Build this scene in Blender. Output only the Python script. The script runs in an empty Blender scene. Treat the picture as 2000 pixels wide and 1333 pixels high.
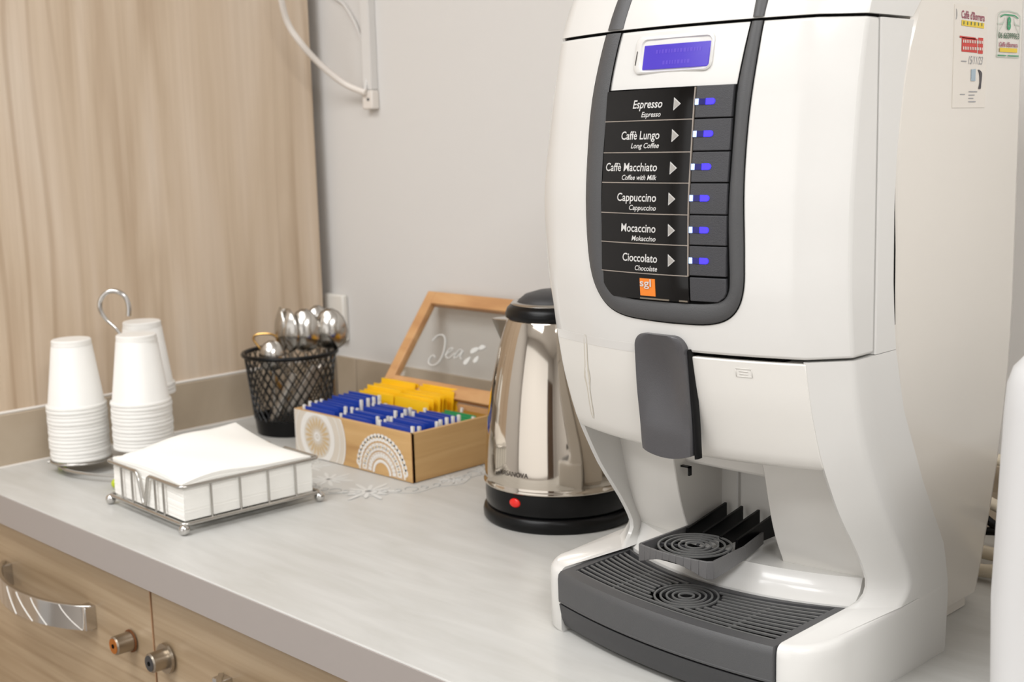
import bpy, bmesh, math, random
import numpy as np
from mathutils import Vector, Matrix
random.seed(7)
scene = bpy.context.scene
COL = scene.collection

# ------------------------------------------------------------------ camera
R_ = Vector((0.7053416, 0.7083477, -0.0271431)); U_ = Vector((-0.0942548, 0.1316680, 0.9868027)); F_ = Vector((-0.7025733, 0.6934747, -0.1596360))
cam = bpy.data.cameras.new('camera'); cam_o = bpy.data.objects.new('camera', cam); COL.objects.link(cam_o)
cam.sensor_width = 36.0; cam.lens = 45.17; cam.clip_start = 0.02
cam_o.matrix_world = Matrix(((R_.x, U_.x, -F_.x, 1.659), (R_.y, U_.y, -F_.y, -0.6239), (R_.z, U_.z, -F_.z, 0.4201), (0, 0, 0, 1)))
cam.dof.use_dof = True; cam.dof.focus_distance = 1.02; cam.dof.aperture_fstop = 10.0
scene.camera = cam_o
# ------------------------------------------------------------------ world, lights, exposure
world = bpy.data.worlds.new('world'); scene.world = world; world.use_nodes = True
world.node_tree.nodes['Background'].inputs[0].default_value = (1.0, 0.97, 0.93, 1); world.node_tree.nodes['Background'].inputs[1].default_value = 0.3
def area(name, loc, sx, sy, power, col, rot=(0, 0, 0)):
    l = bpy.data.lights.new(name, 'AREA'); l.shape = 'RECTANGLE'; l.size = sx; l.size_y = sy; l.energy = power; l.color = col
    o = bpy.data.objects.new(name, l); o.location = loc; o.rotation_euler = rot; COL.objects.link(o); return o
area('ceiling_light', (0.55, -0.85, 1.66), 1.2, 0.6, 12, (0.985, 0.992, 1.0))
area('ceiling_light', (0.6, -2.0, 1.66), 1.2, 0.6, 13, (0.985, 0.992, 1.0))
area('ceiling_light', (2.6, -0.9, 1.66), 0.6, 1.2, 27, (0.985, 0.992, 1.0))
area('window_light', (0.9, -3.36, 0.45), 3.2, 2.0, 9, (0.98, 0.99, 1.0), (math.radians(90), 0, 0))
scene.view_settings.view_transform = 'Standard'; scene.view_settings.look = 'None'
scene.view_settings.gamma = 1.0; scene.view_settings.exposure = 0.80; scene.view_settings.use_curve_mapping = False

# ------------------------------------------------------------------ materials
def lin(c): return tuple(((v / 255) / 12.92 if v / 255 <= .04045 else ((v / 255 + .055) / 1.055) ** 2.4) for v in c)
def mat(name, rgb, rough=.5, metal=0.0, **kw):
    m = bpy.data.materials.new(name); m.use_nodes = True; nt = m.node_tree; b = nt.nodes['Principled BSDF']
    b.inputs['Base Color'].default_value = (*lin(rgb), 1); b.inputs['Roughness'].default_value = rough; b.inputs['Metallic'].default_value = metal
    if 'emit' in kw: b.inputs['Emission Color'].default_value = (*lin(kw['emit']), 1); b.inputs['Emission Strength'].default_value = kw.get('es', 1)
    if 'coat' in kw: b.inputs['Coat Weight'].default_value = kw['coat']; b.inputs['Coat Roughness'].default_value = .05
    if 'spec' in kw: b.inputs['Specular IOR Level'].default_value = kw['spec']
    if 'trans' in kw: b.inputs['Transmission Weight'].default_value = kw['trans']
    if 'sss' in kw: b.inputs['Subsurface Weight'].default_value = kw['sss']; b.inputs['Subsurface Radius'].default_value = (.01, .01, .01); b.inputs['Subsurface Scale'].default_value = .5
    if 'alpha' in kw: b.inputs['Alpha'].default_value = kw['alpha']
    if 'bump' in kw:
        sc, st = kw['bump']; n = nt.nodes.new('ShaderNodeTexNoise'); n.inputs['Scale'].default_value = sc; n.inputs['Detail'].default_value = 3
        tc = nt.nodes.new('ShaderNodeTexCoord'); nt.links.new(tc.outputs['Object'], n.inputs['Vector'])
        bp = nt.nodes.new('ShaderNodeBump'); bp.inputs['Strength'].default_value = st; bp.inputs['Distance'].default_value = .001
        nt.links.new(n.outputs['Fac'], bp.inputs['Height']); nt.links.new(bp.outputs['Normal'], b.inputs['Normal'])
    return m
def grain(name, stops, scale, rough, noise=1.0, detail=6, dist=.6, second=None, bump=0, rot=(0, 0, 0), wave=None):
    """colour ramp over noise stretched by scale"""
    m = bpy.data.materials.new(name); m.use_nodes = True; nt = m.node_tree; b = nt.nodes['Principled BSDF']; b.inputs['Roughness'].default_value = rough
    tc = nt.nodes.new('ShaderNodeTexCoord'); mp = nt.nodes.new('ShaderNodeMapping'); mp.inputs['Scale'].default_value = scale; mp.inputs['Rotation'].default_value = rot
    nt.links.new(tc.outputs['Object'], mp.inputs['Vector'])
    n = nt.nodes.new('ShaderNodeTexNoise'); n.inputs['Scale'].default_value = noise; n.inputs['Detail'].default_value = detail; n.inputs['Distortion'].default_value = dist
    nt.links.new(mp.outputs['Vector'], n.inputs['Vector'])
    r = nt.nodes.new('ShaderNodeValToRGB'); nt.links.new(n.outputs['Fac'], r.inputs['Fac'])
    while len(r.color_ramp.elements) < len(stops): r.color_ramp.elements.new(.5)
    for e, (p, c) in zip(r.color_ramp.elements, stops): e.position = p; e.color = (*lin(c), 1)
    out = r.outputs['Color']
    if second:
        sc2, nz2, fac, lo, hi = second
        mp2 = nt.nodes.new('ShaderNodeMapping'); mp2.inputs['Scale'].default_value = sc2; mp2.inputs['Rotation'].default_value = rot; nt.links.new(tc.outputs['Object'], mp2.inputs['Vector'])
        n2 = nt.nodes.new('ShaderNodeTexNoise'); n2.inputs['Scale'].default_value = nz2; n2.inputs['Detail'].default_value = 8; n2.inputs['Distortion'].default_value = .3; nt.links.new(mp2.outputs['Vector'], n2.inputs['Vector'])
        r2 = nt.nodes.new('ShaderNodeValToRGB'); r2.color_ramp.elements[0].position = .35; r2.color_ramp.elements[1].position = .65
        r2.color_ramp.elements[0].color = (*lin(lo), 1); r2.color_ramp.elements[1].color = (*lin(hi), 1); nt.links.new(n2.outputs['Fac'], r2.inputs['Fac'])
        mx = nt.nodes.new('ShaderNodeMix'); mx.data_type = 'RGBA'; mx.blend_type = 'MULTIPLY'; mx.inputs['Factor'].default_value = fac
        nt.links.new(out, mx.inputs['A']); nt.links.new(r2.outputs['Color'], mx.inputs['B']); out = mx.outputs['Result']
    if wave:
        wsc, ws, wd_, fac, dark = wave
        mp3 = nt.nodes.new('ShaderNodeMapping'); mp3.inputs['Scale'].default_value = wsc; nt.links.new(tc.outputs['Object'], mp3.inputs['Vector'])
        wv = nt.nodes.new('ShaderNodeTexWave'); wv.wave_type = 'BANDS'; wv.bands_direction = 'Y' if wsc[1] >= wsc[2] else 'Z'
        wv.inputs['Scale'].default_value = ws; wv.inputs['Distortion'].default_value = wd_; wv.inputs['Detail'].default_value = 1.5; wv.inputs['Detail Scale'].default_value = .8
        nt.links.new(mp3.outputs['Vector'], wv.inputs['Vector'])
        r3 = nt.nodes.new('ShaderNodeValToRGB'); r3.color_ramp.elements[0].position = .0; r3.color_ramp.elements[1].position = .16
        r3.color_ramp.elements[0].color = (*lin(dark), 1); r3.color_ramp.elements[1].color = (1, 1, 1, 1); nt.links.new(wv.outputs['Fac'], r3.inputs['Fac'])
        n4 = nt.nodes.new('ShaderNodeTexNoise'); n4.inputs['Scale'].default_value = 3.0; nt.links.new(mp3.outputs['Vector'], n4.inputs['Vector'])
        mr = nt.nodes.new('ShaderNodeMapRange'); mr.inputs['From Min'].default_value = .45; mr.inputs['From Max'].default_value = .65; mr.inputs['To Max'].default_value = fac; nt.links.new(n4.outputs['Fac'], mr.inputs['Value'])
        mx3 = nt.nodes.new('ShaderNodeMix'); mx3.data_type = 'RGBA'; mx3.blend_type = 'MULTIPLY'; nt.links.new(mr.outputs['Result'], mx3.inputs['Factor'])
        nt.links.new(out, mx3.inputs['A']); nt.links.new(r3.outputs['Color'], mx3.inputs['B']); out = mx3.outputs['Result']
    nt.links.new(out, b.inputs['Base Color'])
    if bump:
        bp = nt.nodes.new('ShaderNodeBump'); bp.inputs['Strength'].default_value = bump; bp.inputs['Distance'].default_value = .001
        nt.links.new(n.outputs['Fac'], bp.inputs['Height']); nt.links.new(bp.outputs['Normal'], b.inputs['Normal'])
    return m
M = {}
M['wood_panel'] = grain('wood_panel', [(.30, (194, 172, 147)), (.45, (207, 187, 163)), (.58, (213, 194, 172)), (.75, (219, 203, 184))], (1, 7, .55), .45, 1.6, 4, 1.8,
                        second=((1, 55, 1.0), 2.0, .28, (222, 214, 204), (255, 255, 255)), wave=((1, 1, .16), 9.0, 9.0, .5, (205, 192, 178)))
M['cabinet_wood'] = grain('cabinet_wood', [(.30, (152, 131, 104)), (.5, (168, 147, 119)), (.7, (180, 160, 133))], (1.2, 1, 14), .42, 1.5, 5, 1.0,
                          second=((1.5, 1, 70), 2.0, .4, (218, 208, 196), (255, 255, 255)), wave=((.16, 0, 1), 14.0, 7.0, .6, (205, 192, 175)), rot=(0, 0, 0))
M['edge_wood'] = mat('edge_wood', (176, 138, 105), .5)
M['counter'] = grain('counter', [(.3, (192, 191, 186)), (.5, (198, 197, 193)), (.7, (204, 203, 199))], (3, 14, 3), .38, 2.2, 6, .8,
                     second=((8, 60, 8), 1.5, .22, (228, 226, 222), (255, 255, 255)), rot=(0, 0, .25))
M['counter_edge'] = mat('counter_edge', (160, 152, 147), .5, bump=(60, .05))
M['plaster'] = mat('plaster', (214, 211, 207), .85, bump=(90, .06))
M['tile'] = grain('tile', [(.3, (166, 150, 129)), (.55, (180, 164, 143)), (.75, (189, 174, 154))], (7, 7, 7), .4, 1.2, 6, .5, bump=.05)
M['grout'] = mat('grout', (226, 220, 212), .7)
M['room'] = mat('room', (206, 204, 202), .9)
M['floor'] = mat('floor', (158, 150, 142), .6)
M['ceil'] = mat('ceil', (235, 233, 230), .9)
M['white'] = mat('white_plastic', (217, 215, 211), .22, coat=.3)
M['white_matte'] = mat('white_matte_plastic', (225, 222, 216), .35)
M['offwhite'] = mat('offwhite_plastic', (222, 216, 207), .2, coat=.3)
M['dark'] = mat('dark_plastic', (74, 74, 75), .45, bump=(1500, .25))
M['dark2'] = mat('darker_plastic', (54, 54, 56), .45, bump=(1500, .25))
M['button'] = mat('button_plastic', (58, 58, 61), .5, bump=(1800, .4))
M['slat'] = mat('slat_plastic', (98, 98, 97), .45)
M['black'] = mat('black_plastic', (8, 8, 9), .3, spec=.25)
M['gap'] = mat('black_gap', (5, 5, 5), .8, spec=.1)
M['label'] = mat('label_gloss', (13, 11, 10), .07, spec=.4)
M['print_white'] = mat('print_white', (205, 203, 200), .4, emit=(205, 203, 200), es=.0)
M['print_grey'] = mat('print_grey', (160, 156, 150), .4)
M['print_line'] = mat('print_line', (150, 140, 130), .4)
M['orange'] = mat('orange_print', (235, 130, 40), .4)
M['lcd'] = mat('lcd', (52, 40, 120), .25, emit=(84, 60, 215), es=.32)
M['lcd_text'] = mat('lcd_text', (70, 50, 140), .3, emit=(74, 56, 165), es=.5)
M['led_white'] = mat('led_white', (190, 210, 255), .3, emit=(140, 175, 255), es=.6)
M['led_dark'] = mat('led_dark', (8, 8, 60), .2, emit=(10, 8, 90), es=.6)
M['led_blue'] = mat('led_blue', (40, 30, 255), .3, emit=(50, 36, 255), es=1.3)
M['chrome'] = mat('chrome', (205, 203, 200), .12, 1.0)
M['wire'] = mat('wire_metal', (190, 187, 182), .22, 1.0)
M['steel'] = mat('steel', (205, 196, 184), .06, 1.0)
M['steel_m'] = mat('steel_matt', (226, 222, 216), .38, 1.0)
M['steel_b'] = mat('steel_brushed', (196, 192, 186), .2, 1.0)
M['gold'] = mat('gold_metal', (190, 150, 90), .25, 1.0)
M['nickel'] = mat('nickel', (170, 160, 146), .3, 1.0)
M['rust'] = mat('rust_brown', (112, 66, 30), .7, .3)
M['brass'] = mat('rusty_brass', (196, 120, 45), .4, .8)
M['cup'] = mat('cup_plastic', (238, 236, 231), .35, sss=.15)
M['napkin'] = mat('napkin_paper', (246, 244, 238), .9, bump=(400, .15))
M['lime'] = mat('lime_rubber', (190, 205, 40), .4)
M['box_wood'] = grain('box_wood', [(.3, (182, 140, 88)), (.5, (202, 162, 108)), (.7, (214, 177, 124))], (2, 2, 30), .45, 1.6, 5, .6)
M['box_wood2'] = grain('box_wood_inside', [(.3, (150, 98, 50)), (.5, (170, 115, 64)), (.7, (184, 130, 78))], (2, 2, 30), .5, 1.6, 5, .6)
M['lid_wood'] = grain('lid_wood', [(.3, (186, 136, 90)), (.5, (204, 156, 106)), (.7, (214, 170, 120))], (4, 20, 20), .45, 1.6, 5, .6)
M['decal'] = mat('white_print', (232, 228, 222), .6)
M['decal2'] = mat('pale_print', (214, 204, 190), .6)
M['decal3'] = mat('cream_print', (206, 180, 140), .6)
M['blue'] = mat('blue_paper', (22, 58, 158), .45, bump=(120, .3))
M['yellow'] = mat('yellow_paper', (250, 196, 18), .45, bump=(120, .4))
M['green'] = mat('green_paper', (50, 150, 90), .5)
M['ochre'] = mat('ochre_paper', (176, 128, 50), .5)
M['paper'] = mat('white_paper', (232, 230, 225), .6)
M['lace'] = mat('lace', (196, 195, 191), .5)
M['lace2'] = mat('lace_shine', (214, 214, 211), .45)
M['lace3'] = mat('lace_grey', (172, 171, 167), .6)
M['red'] = mat('red_lens', (210, 30, 20), .15, emit=(215, 30, 20), es=.12)
M['cable_cream'] = mat('cable_cream', (214, 202, 180), .5)
M['cable_white'] = mat('cable_white', (225, 218, 210), .45)
M['st_red'] = mat('red_ink', (196, 60, 52), .5)
M['st_green'] = mat('green_ink', (58, 150, 105), .5)
M['st_dkgreen'] = mat('dark_green_ink', (86, 112, 90), .5)
M['st_yellow'] = mat('yellow_ink', (222, 192, 60), .5)
M['st_purple'] = mat('purple_ink', (150, 70, 90), .5)
M['st_grey'] = mat('grey_ink', (150, 150, 152), .5)
M['st_black'] = mat('black_ink', (70, 66, 70), .5)
M['st_pale'] = mat('pale_ink', (178, 190, 176), .5)
M['sticker'] = mat('sticker_film', (220, 213, 203), .25)
g = bpy.data.materials.new('lid_glass'); g.use_nodes = True; nt = g.node_tree; nt.nodes.remove(nt.nodes['Principled BSDF'])
mx = nt.nodes.new('ShaderNodeMixShader'); tr = nt.nodes.new('ShaderNodeBsdfTransparent'); gl = nt.nodes.new('ShaderNodeBsdfGlossy'); gl.inputs['Roughness'].default_value = .02
tr.inputs['Color'].default_value = (.975, .98, .975, 1); mx.inputs['Fac'].default_value = .09
nt.links.new(tr.outputs[0], mx.inputs[1]); nt.links.new(gl.outputs[0], mx.inputs[2]); nt.links.new(mx.outputs[0], nt.nodes['Material Output'].inputs[0]); M['glass'] = g

# ------------------------------------------------------------------ mesh helpers
OFF = {}
class MB:
    def __init__(s): s.v = []; s.f = []
    def add(s, verts, faces):
        n = len(s.v); s.v += [tuple(p) for p in verts]; s.f += [tuple(i + n for i in q) for q in faces]; return s
    def box(s, x0, x1, y0, y1, z0, z1, T=None):
        p = [(x, y, z) for z in (z0, z1) for y in (y0, y1) for x in (x0, x1)]
        if T: p = [tuple(T @ Vector(q)) for q in p]
        return s.add(p, [(0, 2, 3, 1), (4, 5, 7, 6), (0, 1, 5, 4), (2, 6, 7, 3), (0, 4, 6, 2), (1, 3, 7, 5)])
    def loft(s, secs, cap=True, closed=True):
        n = len(secs[0]); v = [p for q in secs for p in q]; f = []
        for i in range(len(secs) - 1):
            for j in range(n if closed else n - 1):
                k = (j + 1) % n; f.append((i * n + j, i * n + k, (i + 1) * n + k, (i + 1) * n + j))
        if cap: f.append(tuple(range(n))[::-1]); f.append(tuple((len(secs) - 1) * n + j for j in range(n)))
        return s.add(v, f)
    def lathe(s, prof, c=(0, 0, 0), n=48, T=None):
        v = []; f = []; m = len(prof)
        for i in range(n):
            a = 2 * math.pi * i / n
            for r, z in prof: v.append((c[0] + r * math.cos(a), c[1] + r * math.sin(a), c[2] + z))
        for i in range(n):
            k = (i + 1) % n
            for j in range(m - 1): f.append((i * m + j, k * m + j, k * m + j + 1, i * m + j + 1))
        if T: v = [tuple(T @ Vector(q)) for q in v]
        return s.add(v, f)
    def tube(s, path, r, n=8, closed=False, cap=True):
        P = [Vector(p) for p in path]; m = len(P); rs = r if isinstance(r, (list, tuple)) else [r] * m
        T0 = (P[1] - P[0]).normalized(); up = Vector((0, 0, 1)) if abs(T0.z) < .9 else Vector((1, 0, 0))
        nrm = (up - T0 * up.dot(T0)).normalized(); v = []; f = []
        for i in range(m):
            if closed: t = (P[(i + 1) % m] - P[i - 1]).normalized()
            else: t = (P[min(i + 1, m - 1)] - P[max(i - 1, 0)]).normalized()
            nrm = (nrm - t * nrm.dot(t)).normalized(); b = t.cross(nrm)
            for j in range(n):
                a = 2 * math.pi * j / n; v.append(P[i] + (nrm * math.cos(a) + b * math.sin(a)) * rs[i])
        for i in range(m if closed else m - 1):
            k = (i + 1) % m
            for j in range(n): l = (j + 1) % n; f.append((i * n + j, i * n + l, k * n + l, k * n + j))
        if cap and not closed: f.append(tuple(range(n))[::-1]); f.append(tuple((m - 1) * n + j for j in range(n)))
        return s.add(v, f)
    def sphere(s, c, r, n=16, m=10, sc=(1, 1, 1)):
        return s.lathe([(max(r * math.sin(math.pi * i / m), 1e-5) , -r * math.cos(math.pi * i / m) * sc[2]) for i in range(m + 1)], c, n)
    def grid(s, rows, closed=False): return s.loft(rows, cap=False, closed=closed)
    def build(s, name, m, parent=None, angle=35, bevel=0, smooth=True, segs=2, loc=None, sub=0, solid=0):
        o0 = Vector((0, 0, 0))
        if parent is not None: o0 = OFF[parent.name]
        elif loc is not None: o0 = Vector(loc)
        elif s.v:
            A = np.array(s.v); o0 = Vector(((A[:, 0].min() + A[:, 0].max()) / 2, (A[:, 1].min() + A[:, 1].max()) / 2, A[:, 2].min()))
        me = bpy.data.meshes.new(name); me.from_pydata([tuple(Vector(p) - o0) for p in s.v], [], s.f); me.update()
        bm = bmesh.new(); bm.from_mesh(me); bmesh.ops.recalc_face_normals(bm, faces=bm.faces); bm.to_mesh(me); bm.free()
        if smooth:
            me.polygons.foreach_set('use_smooth', [True] * len(me.polygons)); me.set_sharp_from_angle(angle=math.radians(angle))
        me.materials.append(m if not isinstance(m, str) else M[m])
        o = bpy.data.objects.new(name, me); COL.objects.link(o); OFF[o.name] = o0
        if parent is not None: o.parent = parent
        else: o.location = o0
        if solid: md = o.modifiers.new('solid', 'SOLIDIFY'); md.thickness = solid; md.offset = 0
        if bevel: md = o.modifiers.new('bevel', 'BEVEL'); md.width = bevel; md.segments = segs; md.limit_method = 'ANGLE'; md.angle_limit = math.radians(32)
        if sub: md = o.modifiers.new('sub', 'SUBSURF'); md.levels = sub; md.render_levels = sub
        return o
def thing(name, loc, label, cat, group=None):
    o = bpy.data.objects.new(name, None); COL.objects.link(o); o.location = loc; OFF[o.name] = Vector(loc); o.empty_display_size = .02
    return tag(o, label, cat, group)
def tag(o, label=None, cat=None, group=None, kind=None):
    if label: o['label'] = label
    if cat: o['category'] = cat
    if group: o['group'] = group
    if kind: o['kind'] = kind
    return o
def struct(o, label=None): return tag(o, label, kind='structure')
def arc(c, r, a0, a1, n): return [(c[0] + r * math.cos(math.radians(a0 + (a1 - a0) * i / n)), c[1] + r * math.sin(math.radians(a0 + (a1 - a0) * i / n))) for i in range(n + 1)]
def rrect(x0, x1, y0, y1, r, n=5):
    return arc((x1 - r, y1 - r), r, 0, 90, n) + arc((x0 + r, y1 - r), r, 90, 180, n) + arc((x0 + r, y0 + r), r, 180, 270, n) + arc((x1 - r, y0 + r), r, 270, 360, n)
def catmull(pts, k=8, closed=False):
    P = [Vector(p) for p in pts]; n = len(P); out = []
    for i in range(n if closed else n - 1):
        p0 = P[(i - 1) % n] if closed or i > 0 else P[0]; p1 = P[i]; p2 = P[(i + 1) % n]; p3 = P[(i + 2) % n] if closed or i + 2 < n else P[-1]
        for j in range(k):
            t = j / k; out.append(.5 * ((2 * p1) + (p2 - p0) * t + (2 * p0 - 5 * p1 + 4 * p2 - p3) * t * t + (3 * p1 - p0 - 3 * p2 + p3) * t ** 3))
    if not closed: out.append(P[-1])
    return out
_tc = {}
def text2d(txt, shear=0, bold=0):
    key = (txt, shear, bold)
    if key not in _tc:
        c = bpy.data.curves.new('t', 'FONT'); c.body = txt; c.size = 1; c.shear = shear; c.offset = bold; c.resolution_u = 3
        o = bpy.data.objects.new('t', c); COL.objects.link(o); bpy.context.view_layer.update()
        me = bpy.data.meshes.new_from_object(o.evaluated_get(bpy.context.evaluated_depsgraph_get()))
        v = np.array([tuple(p.co) for p in me.vertices]); f = [tuple(p.vertices) for p in me.polygons]
        bpy.data.objects.remove(o); bpy.data.curves.remove(c); bpy.data.meshes.remove(me); _tc[key] = (v, f)
    return _tc[key]
CAPH = 0.69
def text(mb, txt, place, right=None, left=None, base=0, width=None, cap=.006, shear=0, bold=0):
    """put lettering on a surface: place(a, b) -> xyz of in-surface coordinates"""
    v, f = text2d(txt, shear, bold); x0, x1 = v[:, 0].min(), v[:, 0].max()
    sx = width / (x1 - x0) if width else cap / CAPH; sy = cap / CAPH
    a0 = right - (x1 - x0) * sx if right is not None else left
    return mb.add([place(a0 + (p[0] - x0) * sx, base + p[1] * sy) for p in v], f)

# ================================================================== THE ROOM
ZF = -.9; ZC = 1.72
struct(MB().box(-.9, 3.4, -3.4, .8, ZF - .05, ZF).build('floor', 'floor', smooth=False))
struct(MB().box(-.9, 3.4, -3.4, .8, ZC, ZC + .05).build('ceiling', 'ceil', smooth=False))
wb = struct(MB().box(-.9, 3.4, .62, .72, ZF, ZC).build('wall_back', 'plaster', smooth=False))
struct(MB().box(3.4, 3.45, -3.4, .8, ZF, ZC).build('wall_right', 'room', smooth=False))
struct(MB().box(-.9, 3.4, -3.45, -3.4, ZF, ZC).build('wall_front', 'room', smooth=False))
struct(MB().box(-.95, -.9, -3.4, .8, ZF, ZC).build('wall_left', 'room', smooth=False))
# unseen dark door, added to give the kettle's reflection some contrast
d1 = struct(MB().box(2.45, 3.25, -3.40, -3.37, ZF, 1.15).build('contrast_door_1', mat('door_brown', (92, 74, 60), .4), smooth=False, bevel=.004))
MB().tube([(2.55, -3.36, .1), (2.55, -3.33, .1), (2.65, -3.33, .1)], .01).build('door_handle', 'chrome', d1)
# tall cabinet whose side panel fills the left of the picture
tc = thing('tall_cabinet', (-.31, .25, ZF), 'tall light wood cabinet side at the left end of the worktop', 'cabinet')
MB().box(-.024, -.006, -.3, .597, ZF, 1.6).build('side_panel', 'wood_panel', tc, bevel=.001)
MB().box(-.6, -.024, -.28, .597, ZF, 1.6).build('body', 'wood_panel', tc, bevel=.001)
# tile upstand
wl = struct(MB().box(-.006, -.004, .0, .618, .0, .072).build('trim_1', 'grout', smooth=False))
MB().box(-.004, 0, .0, .6125, .001, .0705).build('tile', 'tile', wl, bevel=.0012)
MB().tube([(-.003, 0, .0725), (-.003, .612, .0725)], .0022, 8).build('sealant_bead', 'grout', wl)
MB().tube([(.0008, 0, .0006), (.0008, .612, .0006)], .0016, 8).build('sealant_bead', 'grout', wl)
wt = struct(MB().box(.0, 3.3, .616, .62, .0, .072).build('trim_2', 'grout', smooth=False))
xs = [.001, .0505, .0525, .650, .652, 1.25, 1.252, 1.85, 1.852, 2.45]
for i in range(0, len(xs), 2): MB().box(xs[i], xs[i + 1], .612, .616, .001, .0735).build('tile', 'tile', wt, bevel=.0012)
# worktop
wk = MB().box(0, 2.6, 0, .612, -.0385, 0).build('worktop', 'counter', bevel=.0015, loc=(1.3, .3, -.0385))
tag(wk, 'long pale grey laminate worktop with brushed stone grain', 'worktop')
MB().box(.0, 2.6, -.0012, 0.0, -.0383, -.0012).build('front_edge', 'counter_edge', wk, bevel=.0003)
# base cabinets
XS = [-.0, .4535, .912, 1.37, 1.83]
cab_lab = ['light wood base cabinet below the worktop at the left end', 'light wood base cabinet below the worktop with the nickel lock', 'light wood base cabinet below the coffee machine', 'base']
def bow_handle(parent, x0, x1, zc, hh=.0155):
    n = 24; path = []
    for i in range(n + 1):
        t = i / n; path.append((x0 + (x1 - x0) * t, .012 - .036 * (1 - (2 * t - 1) ** 2) ** .75))
    mb = MB(); secs = []
    for i, (x, y) in enumerate(path):
        a = path[max(i - 1, 0)]; b = path[min(i + 1, n)]; dx, dy = b[0] - a[0], b[1] - a[1]; l = math.hypot(dx, dy); nx, ny = dy / l * .0028, -dx / l * .0028
        h = hh * (1.05 - .1 * i / n)
        secs.append([(x + nx, y + ny, zc - h), (x + nx, y + ny, zc + h), (x - nx, y - ny, zc + h), (x - nx, y - ny, zc - h)])
    mb.loft(secs); o = mb.build('handle', 'chrome', parent, bevel=.0008)
    for x in (x0 + .006, x1 - .006): MB().box(x - .008, x + .008, .002, .016, zc - hh * .9, zc + hh * .9).build('handle_foot', 'chrome', o, bevel=.001)
    for (ta, tb) in ((.40, .50), (.52, .66), (.66, .77), (.86, .97)):
        pts = []
        for k in range(9):
            t = ta + (tb - ta) * k / 8; x = x0 + (x1 - x0) * t; y = .012 - .036 * (1 - (2 * t - 1) ** 2) ** .75 - .0030
            z = zc + hh * .92 - 2 * hh * .92 * (k / 8) ** .8; pts.append((x, y, z))
        MB().tube(pts, .0006, 6).build('engraved_line', 'decal', o)
def lock(parent, x, z, rusty):
    b = MB().lathe([(.0001, .0), (.011, .0), (.0105, .018), (.009, .0195), (.006, .0195), (.0055, .017), (.0001, .017)], n=28, T=Matrix.Translation((x, .012, z)) @ Matrix.Rotation(math.radians(90), 4, 'X')).build('lock_cylinder', 'nickel', parent, bevel=.0)
    MB().lathe([(.0105, .0), (.0165, .0), (.016, .003), (.0105, .003)] if not rusty else [(.0108, -.001), (.0128, -.001), (.0128, .0004), (.0108, .0004)], n=28, T=Matrix.Translation((x, .0125, z)) @ Matrix.Rotation(math.radians(90), 4, 'X')).build('lock_collar', 'nickel' if not rusty else 'rust', b)
    MB().lathe([(.0001, .0178), (.0085, .0178), (.0085, .0200), (.0001, .0200)], n=24, T=Matrix.Translation((x, .012, z)) @ Matrix.Rotation(math.radians(90), 4, 'X')).build('lock_face', 'brass' if rusty else 'dark2', b)
    MB().lathe([(.0001, .0195), (.0024, .0195), (.0024, .0206), (.0001, .0206)], n=14, T=Matrix.Translation((x, .012, z)) @ Matrix.Rotation(math.radians(90), 4, 'X')).build('keyhole', 'gap', b)
for i in range(3):
    x0, x1 = XS[i], XS[i + 1]
    t = thing('base_cabinet', ((x0 + x1) / 2, .3, ZF), cab_lab[i], 'cabinet', 'base cabinets under the worktop')
    MB().box(x0, x1, .036, .6, ZF + .1, -.04).build('body', 'cabinet_wood', t)
    dr = MB().box(x0 + .0018, x1 - .0018, .0155, .034, -.62, -.0405).build('door', 'cabinet_wood', t, bevel=.0006)
    MB().box(x1 - .0018, x1 - .0006, .0150, .034, -.62, -.0405).build('edge_band', 'edge_wood', dr)
    if i == 0: bow_handle(dr, .090, .322, -.112); lock(dr, .4065, -.1175, True)
    if i == 1: lock(dr, .4835, -.1155, False); bow_handle(dr, .592, .824, -.116)

# ================================================================== COFFEE MACHINE
CX, HF, HW = 1.0625, .1175, .1395
_z = [-.1, .056, .071, .10, .139, .185, .226, .256, .27, .31, .37, .445, .495, .526, .56, .60, .65]
_y = [.231, .229, .226, .209, .179, .154, .140, .134, .131, .127, .128, .136, .146, .160, .186, .232, .30]
_zz = np.arange(-.05, .64, .002); _yy = np.interp(_zz, _z, _y); _k = np.exp(-.5 * (np.arange(-12, 13) * .002 / .009) ** 2); _k /= _k.sum()
_yy = np.convolve(np.pad(_yy, 12, mode='edge'), _k, 'valid')
def yF(z): return float(np.interp(z, _zz, _yy))
def yC(z): return float(np.interp(z, [0, .027, .06, .091, .15, .211, .26, .304, .36, .399, .45, .491, .506], [.306, .310, .308, .300, .263, .231, .217, .212, .211, .213, .221, .233, .247]))
BOW = .022
def yS(u, z): return yF(z) - BOW * (1 - min(abs(u) / HF, 1) ** 2)
def surf(u, z, off=0): return (CX + u, yS(u, z) - off, z)
mc = thing('coffee_machine', (CX, .26, 0), 'large white and dark grey bean coffee machine with drink buttons', 'coffee machine')
def chl(z): return .026 - .010 * math.exp(-((z - .37) / .09) ** 2)
def zrange(a, b, n): return [a + (b - a) * i / n for i in range(n + 1)]
def front_sec(z, yb, inset=0, n=20):
    h = HF - inset; w = HW - inset; p = [(CX - w, yb, z), (CX - w, yF(z) + chl(z), z)]
    p += [(CX - HF + 2 * HF * i / n if 0 < i < n else CX + (-h if i == 0 else h), yS(-HF + 2 * HF * i / n, z) + inset, z) for i in range(n + 1)]
    return p + [(CX + w, yF(z) + .026, z), (CX + w, yb, z)]
# door
door = MB().loft([front_sec(z, .1865) for z in zrange(.2595, .4915, 26)]).build('door', 'white', mc, bevel=.0022, segs=3)
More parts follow.
